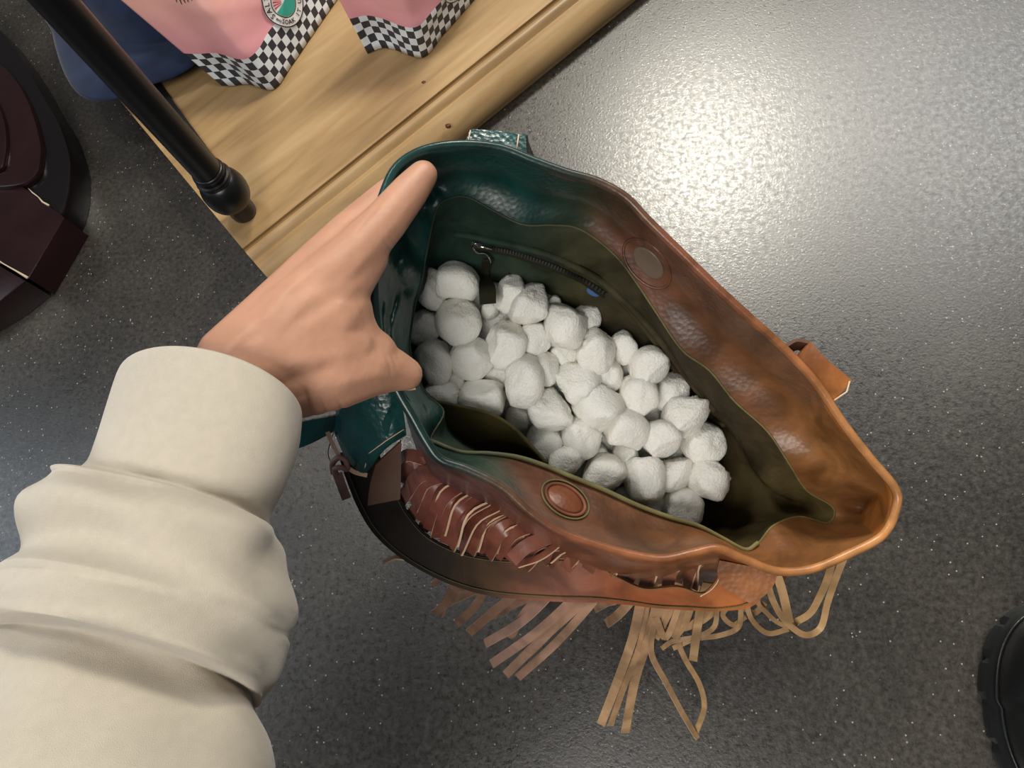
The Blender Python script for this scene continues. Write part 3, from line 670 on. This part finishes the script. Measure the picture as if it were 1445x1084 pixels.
# upper rows on the front wall, between rim and handle
RR = random.Random(3)
row1 = [((605, 650), (565, 655)), ((612, 655), (566, 680)), ((620, 665), (572, 698)), ((632, 668), (584, 715)), ((645, 676), (596, 735)), ((655, 682), (606, 748)), ((664, 690), (618, 758)),
        ((676, 696), (628, 766)), ((690, 704), (636, 772)), ((702, 712), (650, 776)), ((714, 720), (664, 780)), ((728, 728), (672, 778)), ((742, 736), (688, 784)), ((758, 742), (700, 786)), ((776, 750), (716, 788)), ((796, 757), (728, 796)), ((815, 765), (742, 798)), ((836, 772), (775, 792)), ((856, 780), (800, 800)), ((880, 786), (826, 810)), ((905, 792), (850, 822)), ((930, 792), (880, 830)), ((955, 790), (905, 838)), ((980, 786), (940, 838)), ((1000, 784), (968, 836))]
for i, (a, b) in enumerate(row1):
    mx_, my_ = (a[0] + b[0]) / 2 - 8 + RR.uniform(-3, 3), (a[1] + b[1]) / 2 - 10
    dd = .596 + .00002 * a[0]
    fr([(a[0], a[1], dd), (mx_, my_, dd - .004 - RR.uniform(0, .006)), (b[0], b[1], dd + .016)], RR.uniform(15, 23), RR.uniform(-.6, .6), RR.uniform(-.6, 1.3), m='fringe_red')
    if i > 2 and i % 2 == 0:
        fr([(a[0] + 8, a[1] - 2, dd + .006), (mx_ + 6, my_ - 4, dd - .008), (b[0] + 10, b[1] - 6, dd + .010)], RR.uniform(12, 18), RR.uniform(.7, 1.4), RR.uniform(.2, 1.4), m='fringe_red')
for x in range(600, 850, 24):
    a = (x, 650 + (x - 600) * .36)
    fr([(a[0], a[1], .610), (a[0] - 30, a[1] + 50, .618), (a[0] - 52, a[1] + 80, .634)], 18, RR.uniform(-.3, .3), RR.uniform(-.3, .3), m='fringe_red')
fr([(790, 752, .600), (745, 770, .596), (722, 790, .600)], 20, .1, m='fringe_red'); fr([(800, 758, .600), (765, 785, .596), (732, 797, .606)], 10, .6, m='fringe_red')
# strips reaching past the handle
low = [((650, 790), (611, 825), 9), ((655, 800), (620, 868), 11), ((660, 810), (614, 866), 12), ((690, 820), (645, 880), 12), ((730, 835), (662, 893), 13), ((750, 838), (690, 870), 13), ((770, 845), (685, 908), 13),
       ((808, 845), (694, 937), 13), ((826, 845), (714, 952), 13), ((842, 843), (731, 956), 12), ((815, 845), (745, 925), 10), ((872, 845), (840, 860), 10), ((890, 848), (856, 880), 13), ((700, 822), (636, 848), 12), ((760, 840), (720, 900), 12)]
for (a, b, w) in low:
    d0 = .66; mx_, my_ = (a[0] + b[0]) / 2 + RR.uniform(-3, 6), (a[1] + b[1]) / 2 + RR.uniform(-3, 6)
    fr([(a[0] + 25, a[1] - 35, .645), (*a, d0), (mx_, my_, .685), (*b, .715)], w, RR.uniform(-.5, .5), RR.uniform(-.3, .3))
fr([(590, 780, .64), (575, 788, .645), (558, 787, .65), (541, 794, .655)], 6, .6)
longs = [([(905, 845, .66), (893, 900, .69), (872, 960, .72), (848, 1022, .76)], 13), ([(914, 845, .67), (903, 910, .70), (880, 970, .73), (861, 1024, .765)], 9), ([(928, 850, .66), (915, 900, .69), (896, 960, .73), (882, 1034, .77)], 13),
         ([(935, 850, .665), (921, 890, .68), (920, 925, .70), (939, 962, .73), (962, 1005, .76), (984, 1042, .79)], 8), ([(968, 850, .66), (957, 880, .68), (957, 905, .70), (968, 932, .72), (987, 965, .745), (994, 998, .77), (983, 1032, .79)], 8),
         ([(990, 850, .66), (984, 885, .68), (978, 932, .70)], 12), ([(1012, 855, .66), (1008, 884, .68), (985, 898, .69), (950, 905, .70), (934, 915, .71)], 7), ([(1046, 855, .66), (1042, 885, .68), (1015, 897, .69), (980, 902, .70), (950, 915, .71)], 7),
         ([(1055, 852, .65), (1062, 876, .66), (1084, 894, .675), (1112, 888, .68)], 7), ([(1069, 848, .65), (1082, 865, .66), (1100, 880, .67), (1130, 890, .68)], 6),
         ([(1094, 805, .63), (1104, 835, .64), (1114, 878, .66)], 12), ([(1084, 826, .64), (1092, 850, .65), (1108, 876, .66), (1135, 896, .67), (1158, 886, .675), (1168, 850, .66), (1180, 815, .64), (1194, 780, .62)], 9),
         ([(1174, 790, .62), (1168, 815, .635), (1156, 843, .655), (1142, 866, .67), (1118, 880, .68)], 10), ([(945, 850, .67), (930, 880, .68), (950, 890, .69), (985, 880, .69), (1010, 862, .68)], 8), ([(1030, 852, .66), (1020, 868, .67), (1035, 882, .68), (1052, 870, .68)], 7),
         ([(960, 850, .66), (940, 900, .68), (925, 870, .67)], 9), ([(1080, 850, .66), (1065, 865, .67), (1050, 858, .67)], 8), ([(975, 852, .668), (965, 880, .68), (950, 900, .69)], 12), ([(950, 850, .668), (935, 880, .68), (925, 900, .69)], 12), ([(1000, 852, .668), (990, 870, .68), (975, 885, .69)], 12)]
for pts, w in longs: fr(([(pts[0][0] + 8, pts[0][1] - 28, pts[0][2] - .012)] if pts[0][0] < 1080 else []) + pts, w, RR.uniform(-.3, .3), RR.uniform(-.4, .4), 5)
# knotted lace at the tab
lc = ribbon('lace', [(462, 610, .588), (470, 628, .586), (480, 646, .584)], 6 * .585 / FPX, .002, M['raw'], bag, 4)
ribbon('lace', [(490, 660, .584), (502, 667, .586), (518, 671, .588)], 6 * .585 / FPX, .002, M['raw'], bag, 4)
tube('lace_knot', spline([P(470, 668, .586), P(469, 655, .582), P(478, 646, .579), P(488, 650, .579), P(490, 662, .581), P(482, 660, .578), P(472, 662, .580), P(476, 672, .583)], 5), .0022, M['fringe'], bag, 8)
ribbon('lace_tail', [(476, 668, .582), (482, 685, .582), (489, 704, .584)], 13 * .583 / FPX, .002, M['fringe'], bag, 4)
tube('loose_thread', spline([P(478, 590, .60), P(466, 625, .602), P(463, 640, .602), P(468, 655, .60)], 6), .0004, M['seam'], bag, 5)

# ------------------------------------------------------------------ foam pieces
def foam_mesh(seed, p=3.2, dent=0.0):
    vs = []; NU, NV = 36, 22; rp = random.Random(seed + 40); PL = []
    for _ in range(6): PL.append((Vector((rp.gauss(0, 1), rp.gauss(0, 1), rp.gauss(0, 1))).normalized(), rp.uniform(.72, .98)))
    for i in range(NV + 1):
        ph = math.pi * (i / NV - .5)
        for j in range(NU):
            th = 2 * math.pi * j / NU; d = Vector((math.cos(ph) * math.cos(th), math.cos(ph) * math.sin(th), math.sin(ph)))
            rr = (d.x ** 2 + d.y ** 2) ** .5
            s = (rr ** p + abs(d.z) ** p) ** (-1 / p)
            q = d * s; q.z *= .86
            for (pn, pd) in PL:
                x_ = q.dot(pn) - pd
                if x_ > -.15: q -= pn * (x_ + .15) ** 2 / .3 * .75 if x_ < .15 else pn * x_ * .75
            q *= 1 + .06 * noise.noise(q * 1.7 + Vector((seed * 7.1, 0, 0))) + .035 * noise.noise(q * 4 + Vector((0, seed * 3.3, 0))) + .016 * noise.noise(q * 10 + Vector((0, 0, seed)))
            if dent: q -= Vector((1, .2, .6)).normalized() * dent * math.exp(-((q - Vector((1, .2, .6)).normalized()).length ** 2) * 3.5)
            vs.append(q)
    fs = [(i * NU + j, i * NU + (j + 1) % NU, (i + 1) * NU + (j + 1) % NU, (i + 1) * NU + j) for i in range(NV) for j in range(NU)]
    me = bpy.data.meshes.new('foam_piece'); me.from_pydata([tuple(v) for v in vs], [], fs); me.materials.append(M['foam'])
    bm = bmesh.new(); bm.from_mesh(me); bmesh.ops.remove_doubles(bm, verts=bm.verts, dist=.01); bmesh.ops.recalc_face_normals(bm, faces=bm.faces); bm.to_mesh(me); bm.free()
    me.polygons.foreach_set('use_smooth', [True] * len(me.polygons)); return me
FM = [foam_mesh(k, pp, dn) for k, (pp, dn) in enumerate(((5, 0), (3.4, 0), (7, 0), (4.0, .3), (3.4, .3), (6, .15), (5.5, 0), (4.5, .2)))]
camR = co.matrix_world.to_3x3()
def foam(x, y, w, h, ang, mi, dz, label, tilt=0.35):
    u = 540 + x / 2.463; v_ = 340 + y / 2.463
    d = .655 + (u - 560) / 470 * .030 + dz
    o = bpy.data.objects.new('foam_piece', FM[mi if int(x + y) % 3 else (6 if mi in (0, 1) else (7 if mi in (3, 5) else mi))]); C.objects.link(o)
    sx = w / 2.463 / 2 * d / FPX * 1.13; sy = h / 2.463 / 2 * d / FPX * 1.13; sz = (sx + sy) / 2 / .9
    o.location = P(u, v_, d)
    rl = random.Random(int(x * 31 + y))
    # barrel axis (mesh z) lies in the picture plane for 'barrel' pieces (tilt ~ 1.5) or points at the viewer (tilt ~ 0)
    rot = camR.to_4x4() @ Matrix.Rotation(math.radians(-ang), 4, 'Z') @ Matrix.Rotation(tilt, 4, 'X')
    if tilt > .9: S = Matrix.Diagonal((sx, sz, sy / .86, 1))
    else: S = Matrix.Diagonal((sx, sy, sz, 1))
    o.matrix_world = Matrix.Translation(o.location) @ rot @ S @ Matrix.Rotation(rl.uniform(0, 6), 4, 'Z')
    tag(o, label, 'foam piece', 'white foam packing pieces inside the bag'); return o
T = [
 (168,165,75,140,0,0,.006,'narrow white foam piece wedged against the teal corner, half hidden',.4),
 (255,148,150,120,0,3,-.004,'large domed foam piece topmost in the bag, below the zip end',.5),
 (263,280,160,122,-20,0,.0,'plump barrel foam piece just below the topmost domed one',.3),
 (437,180,92,125,0,3,.003,'peaked foam piece touching the dark leather pull tab',.6),
 (515,222,150,115,-35,5,-.002,'slanting foam piece with torn corner, right of the peaked one',.3),
 (633,295,132,142,15,2,-.002,'squarish ridged foam piece against the brown back lining',1.5),
 (708,268,90,95,0,1,.012,'shaded foam piece tucked behind the squarish ridged one',.3),
 (531,337,105,110,0,1,.004,'small round foam piece between the tall one and the squarish one',.1),
 (420,355,118,170,-8,3,.0,'tall upright foam piece in the upper middle of the heap',.4),
 (313,405,140,132,20,1,.0,'smooth egg-shaped foam piece left of the tall upright one',.4),
 (138,305,120,95,0,0,.012,'foam piece lying under the teal side wall above the thumb',.4),
 (175,425,128,145,0,1,.004,'foam piece right beside the thumb tip',.4),
 (245,487,85,75,0,0,.012,'small rough foam piece peeping out right of the thumb-side one',.4),
 (212,535,140,85,10,0,.004,'flat-lying foam piece at the far left above the slip pocket',.3),
 (352,537,150,128,15,3,-.002,'pointed foam piece resting on the slip pocket hem',.4),
 (490,490,130,170,18,1,-.004,'biggest smooth foam piece in the centre left of the heap',.4),
 (562,440,95,112,0,5,.004,'crinkled foam piece pressed behind the biggest smooth one',.5),
 (742,380,145,122,10,3,-.002,'dented foam piece below the squarish ridged one',.4),
 (833,370,85,105,0,1,.006,'foam piece half behind the dented one by the back lining',.4),
 (630,397,90,72,0,0,.010,'crumpled foam piece in the gap under the squarish one',.3),
 (675,495,152,122,5,4,-.003,'foam piece with a pale flat end at the heap centre',.9),
 (785,470,90,100,0,0,.005,'knobbly foam piece right of the flat-ended one',.4),
 (925,437,125,133,0,2,-.004,'smooth drum foam piece standing at the back wall',.3),
 (885,540,150,112,15,5,.0,'lumpy foam piece below the smooth drum',.3),
 (1000,520,110,130,10,1,.014,'shaded foam piece under the lining right of the drum',.3),
 (1050,605,128,138,20,2,-.002,'upright barrel foam piece near the right, beside the lining',1.4),
 (757,585,152,130,-25,0,-.003,'foam piece tilted up right, below the flat-ended one',1.3),
 (588,590,158,118,5,5,.0,'wide rough foam piece left of the tilted one',.3),
 (840,655,145,140,-20,3,-.003,'large triangular foam piece right of centre',.4),
 (690,682,122,128,0,0,.0,'pebbly foam piece between the wide one and the triangular one',.3),
 (562,698,112,108,0,1,.006,'foam piece emerging beside the slip pocket end',.3),
 (965,690,122,125,0,2,-.006,'foam piece showing its round pebbled end face, near the right',.1),
 (1112,698,140,130,0,1,.004,'shadowed foam piece by the dark right hollow',.4),
 (1133,827,132,128,35,2,-.002,'rightmost white foam piece, alone in the dark hollow',1.2),
 (636,765,130,105,0,1,.002,'smooth foam piece at the front hem above the snap button',.3),
 (772,815,140,122,0,0,-.003,'round foam piece at the front hem right of the smooth one',.2),
 (850,752,115,60,0,4,.008,'low foam piece peeking between two at the front',.3),
 (912,835,130,145,0,2,-.003,'tall square foam piece at the front hem',1.4),
 (1012,812,95,118,10,2,.004,'foam cube piece behind the tall square one',1.4),
 (1042,922,128,125,0,0,.002,'lowest foam piece, dropping beside the front hem',.3),
 (930,912,100,62,0,5,.010,'sliver of foam piece under the tall square one',.3),
 (395,462,90,95,0,1,.016,'yellowish sunken foam piece in the upper left gap',.3),
 (472,612,85,80,0,1,.016,'yellowish sunken foam piece left of the wide rough one',.3),
 (597,213,42,42,0,0,.014,'tiny foam tip behind the torn-cornered one',.3),
 (372,243,52,62,0,0,.012,'small foam edge right of the plump barrel one',.3),
 (750,738,65,55,0,0,.014,'small foam bit below the triangular piece',.3),
 (828,880,60,42,0,0,.014,'small foam bit tucked under the front hem',.3)]
for t in T: foam(*t[:7], t[7], t[8])
# the layer underneath, seen through gaps
PT = [(x, y) for y in range(200, 960, 88) for x in range(110, 1150, 92)]
def inside(x, y):
    u, v_ = 540 + x / 2.463, 340 + y / 2.463
    poly = [s[3] for s in ST]; c_ = False; j = len(poly) - 1
    cu, cv = 825, 570
    u, v_ = cu + (u - cu) * 1.07, cv + (v_ - cv) * 1.07
    for i in range(len(poly)):
        if ((poly[i][1] > v_) != (poly[j][1] > v_)) and (u < (poly[j][0] - poly[i][0]) * (v_ - poly[i][1]) / (poly[j][1] - poly[i][1]) + poly[i][0]): c_ = not c_
        j = i
    return c_
for (x, y) in PT:
    x += RR.uniform(-18, 18); y += RR.uniform(-18, 18)
    if inside(x, y) and x < 1080:
        foam(x, y, 118, 112, RR.uniform(0, 180), RR.randrange(6), .036 + RR.uniform(0, .008), 'white foam piece buried in the lower layer, seen only through gaps', RR.uniform(.1, 1.3))

# keep only the buried pieces some gap really shows, and say which gap
bpy.context.view_layer.update()
dg = bpy.context.evaluated_depsgraph_get()
adj = {}
for t in T:
    a_ = t[7].split(' foam ')[0]
    if ' foam ' in t[7] and a_ not in adj and len(a_.split()) <= 3: adj[a_] = (540 + t[0] / 2.463, 340 + t[1] / 2.463)
seen = {}
for iy in range(330, 780, 3):
    for ix in range(550, 1080, 3):
        ok, loc, nn, fi, ob, mw = sc.ray_cast(dg, CAM, ray(ix, iy).normalized())
        if ok and ob.name.startswith('foam_piece') and 'buried' in ob.get('label', ''): seen.setdefault(ob.name, []).append((ix, iy))
used = set()
for ob in [o for o in C.objects if o.name.startswith('foam_piece') and 'buried' in o.get('label', '')]:
    if len(seen.get(ob.name, ())) < 2: bpy.data.objects.remove(ob); continue
    q = seen[ob.name]; cu = sum(p[0] for p in q) / len(q); cv = sum(p[1] for p in q) / len(q)
    near = sorted(adj, key=lambda k: (adj[k][0] - cu) ** 2 + (adj[k][1] - cv) ** 2)[:5]
    for (x_, y_) in ((0, 1), (0, 2), (1, 2), (0, 3), (1, 3), (0, 4), (1, 4), (2, 3), (2, 4)):
        lb = 'buried foam piece in the gap between the %s and %s ones' % (near[x_], near[y_])
        if lb not in used: break
    used.add(lb); ob['label'] = lb

# ------------------------------------------------------------------ the person's arm
person = None
def capsules(chains, vox=.0013, sm=34):
    bm = bmesh.new()
    for ch in chains:
        pts = [(P(u, v_, d), r_ * d / FPX) for (u, v_, d, r_) in ch]
        for (a, ra), (b, rb) in zip(pts, pts[1:]):
            k = max(2, int((b - a).length / .004))
            for i in range(k + 1):
                t = i / k; t2 = t
                bmesh.ops.create_icosphere(bm, subdivisions=2, radius=ra + (rb - ra) * t2, matrix=Matrix.Translation(a.lerp(b, t)))
    me = bpy.data.meshes.new('person'); bm.to_mesh(me); bm.free()
    o = bpy.data.objects.new('person', me); C.objects.link(o)
    md = o.modifiers.new('r', 'REMESH'); md.mode = 'VOXEL'; md.voxel_size = vox
    s = o.modifiers.new('s', 'SMOOTH'); s.factor = .5; s.iterations = sm
    dg = bpy.context.evaluated_depsgraph_get(); me2 = bpy.data.meshes.new_from_object(o.evaluated_get(dg))
    o.modifiers.clear(); o.data = me2; bpy.data.meshes.remove(me); me2.polygons.foreach_set('use_smooth', [True] * len(me2.polygons))
    me2.materials.clear(); me2.materials.append(M['skin']); return o
HAND = [
 [(235, 655, .492, 52), (290, 560, .496, 54), (330, 520, .497, 52)], [(300, 690, .492, 50), (340, 620, .496, 52), (372, 556, .497, 52)], [(270, 670, .490, 58), (350, 540, .494, 58)],
 [(345, 515, .496, 55), (410, 448, .503, 50), (470, 390, .508, 43), (500, 360, .512, 37), (545, 311, .522, 32), (580, 268, .530, 27), (597, 247, .534, 22)],   # index
 [(325, 505, .499, 48), (388, 440, .508, 42), (450, 378, .518, 39), (500, 324, .535, 32), (550, 279, .558, 28), (572, 262, .585, 24)],   # middle
 [(340, 530, .51, 44), (400, 440, .53, 36), (455, 390, .55, 32), (497, 352, .575, 26), (512, 350, .605, 22)],                            # ring
 [(350, 550, .52, 40), (410, 470, .545, 34), (450, 425, .565, 28), (488, 400, .585, 23), (502, 398, .608, 20)],                           # little
 [(370, 550, .500, 54), (430, 535, .505, 56), (470, 527, .510, 54), (515, 520, .520, 44), (548, 521, .530, 34), (573, 528, .536, 25)],     # thumb
 [(400, 470, .500, 55), (440, 440, .505, 52), (470, 415, .510, 48), (492, 396, .514, 38), (520, 362, .519, 30)],
 [(380, 510, .498, 58), (430, 480, .503, 57), (470, 450, .509, 52), (488, 440, .513, 40), (496, 462, .515, 36), (508, 486, .518, 36), (528, 498, .523, 34)],
 [(380, 520, .498, 60), (430, 500, .503, 58), (470, 490, .509, 52), (492, 492, .513, 44)]]
person = capsules(HAND)
def pix(p):
    q = p - CAM; x, y, z = q.dot(toW(Vector((1, 0, 0)))), q.dot(toW(Vector((0, 1, 0)))), q.dot(VIEW)
    return CX + x / z * FPX, CY + y / z * FPX
CRE = [([(430, 548), (438, 574), (446, 600)], .0022, 3.0), ([(452, 560), (462, 582), (470, 598)], .002, 2.6), ([(476, 562), (484, 578), (493, 592)], .0014, 2.6), ([(413, 560), (420, 580), (424, 600)], .0012, 3),
       ([(540, 338), (552, 352), (556, 362)], .0010, 2.5), ([(548, 332), (562, 344)], .0007, 2), ([(543, 500), (551, 516), (552, 534)], .0009, 2.5), ([(552, 500), (560, 518)], .0006, 2.2),
       ([(497, 334), (520, 306), (545, 276)], .0012, 3), ([(455, 366), (480, 350), (497, 334)], .0010, 5), ([(392, 470), (430, 425), (462, 392)], -.0013, 9), ([(370, 450), (410, 405), (440, 372)], -.0012, 8), ([(395, 520), (440, 505), (500, 505)], -.0012, 12), ([(585, 262), (576, 250)], .0004, 2)]
me_ = person.data; me_.update(); mv = [v.co.copy() for v in me_.vertices]; mn = [v.normal.copy() for v in me_.vertices]
for i_, (c_, n_) in enumerate(zip(mv, mn)):
    if n_.dot(VIEW) > .2: continue
    u, v_ = pix(c_); off = 0
    for ln, dep, wd in CRE:
        for sg_, ((x0, y0), (x1, y1)) in enumerate(zip(ln, ln[1:])):
            t = max(0, min(1, ((u - x0) * (x1 - x0) + (v_ - y0) * (y1 - y0)) / ((x1 - x0) ** 2 + (y1 - y0) ** 2)))
            d_ = math.hypot(u - x0 - t * (x1 - x0), v_ - y0 - t * (y1 - y0))
            if d_ < wd * 3:
                e_ = dep * (.45 if dep > 0 else .6) * math.exp(-(d_ / wd) ** 2) * math.sin(math.pi * min(.97, max(.03, (sg_ + t) / (len(ln) - 1)))) ** .7
                if abs(e_) > abs(off): off = e_
    if off: me_.vertices[i_].co = c_ - n_ * off
me_.update()
nl = []
for k in range(9):
    for j in range(9):
        a_, b_ = (k - 4) / 4, (j - 4) / 4; nl.append(P(574 + a_ * 11 + b_ * 2, 547 + b_ * 4.5 - abs(a_) * 1.5, .5405 + .002 * a_ * a_ - .002 * (1 - b_ * b_)))
nail = mesh('thumbnail', nl, [(k * 9 + j, k * 9 + j + 1, k * 9 + j + 10, k * 9 + j + 9) for k in range(8) for j in range(8)], mat('nail', srgb('#e2b8a6'), .25, spec=.6), person)
tag(person, 'person reaching in from the lower left, left hand gripping the tote rim, cream sleeve', 'person')
# sleeve
SL = [  # L edge, R edge, depth, thickness toward viewer (m), arch shift px
 ((186, 560), (398, 640), .492, .030, (28, -38)),
 ((176, 528), (408, 618), .488, .036, (34, -52)),
 ((170, 518), (417, 606), .486, .041, (38, -58)),
 ((163, 530), (418, 618), .484, .043, (37, -56)),
 ((150, 570), (414, 650), .478, .044, (32, -48)),
 ((136, 615), (400, 690), .470, .044, (24, -34)),
 ((122, 652), (380, 730), .462, .043, (14, -26)),
 ((108, 664), (374, 748), .460, .041, (10, -22)),
 ((70, 668), (380, 752), .458, .048, (8, -26)),
 ((38, 692), (396, 780), .452, .054, (6, -26)),
 ((22, 732), (405, 822), .444, .055, (4, -24)),
 ((8, 775), (406, 870), .436, .055, (2, -26)),
 ((-10, 812), (402, 912), .428, .058, (0, -34)),
 ((-24, 850), (388, 962), .422, .062, (0, -42)),
 ((-34, 880), (374, 986), .417, .063, (0, -46)),
 ((-34, 892), (368, 994), .417, .058, (0, -48)),
 ((-20, 894), (360, 994), .420, .044, (0, -44)),
 ((-24, 915), (360, 1006), .417, .044, (-4, -40)),
 ((-50, 965), (374, 1050), .407, .053, (-6, -32)),
 ((-110, 1060), (380, 1150), .388, .058, (-10, -20)),
 ((-190, 1170), (376, 1270), .372, .060, (-10, -10)),
 ((-320, 1340), (340, 1460), .350, .062, (-10, 0)),
 ((-560, 1680), (220, 1860), .318, .066, (-10, 0)),
 ((-900, 2150), (40, 2400), .280, .068, (-10, 0))]
rows = []; SEG = 72
rr_ = []
for (L_, R_, d, th, sh_) in SL:
    a, b = P(*L_, d), P(*R_, d); c_ = (a + b) / 2; mx_, my_ = (L_[0] + R_[0]) / 2, (L_[1] + R_[1]) / 2
    T_ = P(mx_ + sh_[0], my_ + sh_[1], d - th) - c_; Wd = (b - a) / 2
    rr_.append([c_ + Wd * math.cos(2 * math.pi * k / SEG) + T_ * math.sin(2 * math.pi * k / SEG) for k in range(SEG)])
rows = dense(rr_, 6)
for i, row in enumerate(rows):
    s = i / 6
    if s > 6:
        cc_ = sum(row, Vector()) / len(row)
        for j, p in enumerate(row):
            a_ = 2 * math.pi * j / SEG; am = min(1, (s - 6) / 1.5)
            w = noise.noise(Vector((math.cos(a_) * 1.2, math.sin(a_) * 1.2, s * .42))) * .007 + noise.noise(Vector((math.cos(a_) * 2.2 + s * .35, math.sin(a_) * 2.2, s * .7 + 9))) * .0035
            # long diagonal drape ridges
            w += .004 * max(0, math.sin(a_ * 2.0 + s * 1.1)) ** 3 + (.003 * math.sin((s - 8.3) * 2.4 + math.cos(a_) * 1.6) if 8 < s < 12 else 0)
            row[j] = p + (p - cc_).normalized() * w * am
v, f = loft(rows, True, False, True)
slv = mesh('sleeve', v, f, M['fleece'], person); slv['label'] = 'cream knit sweatshirt sleeve with gathered folds and ribbed cuff'
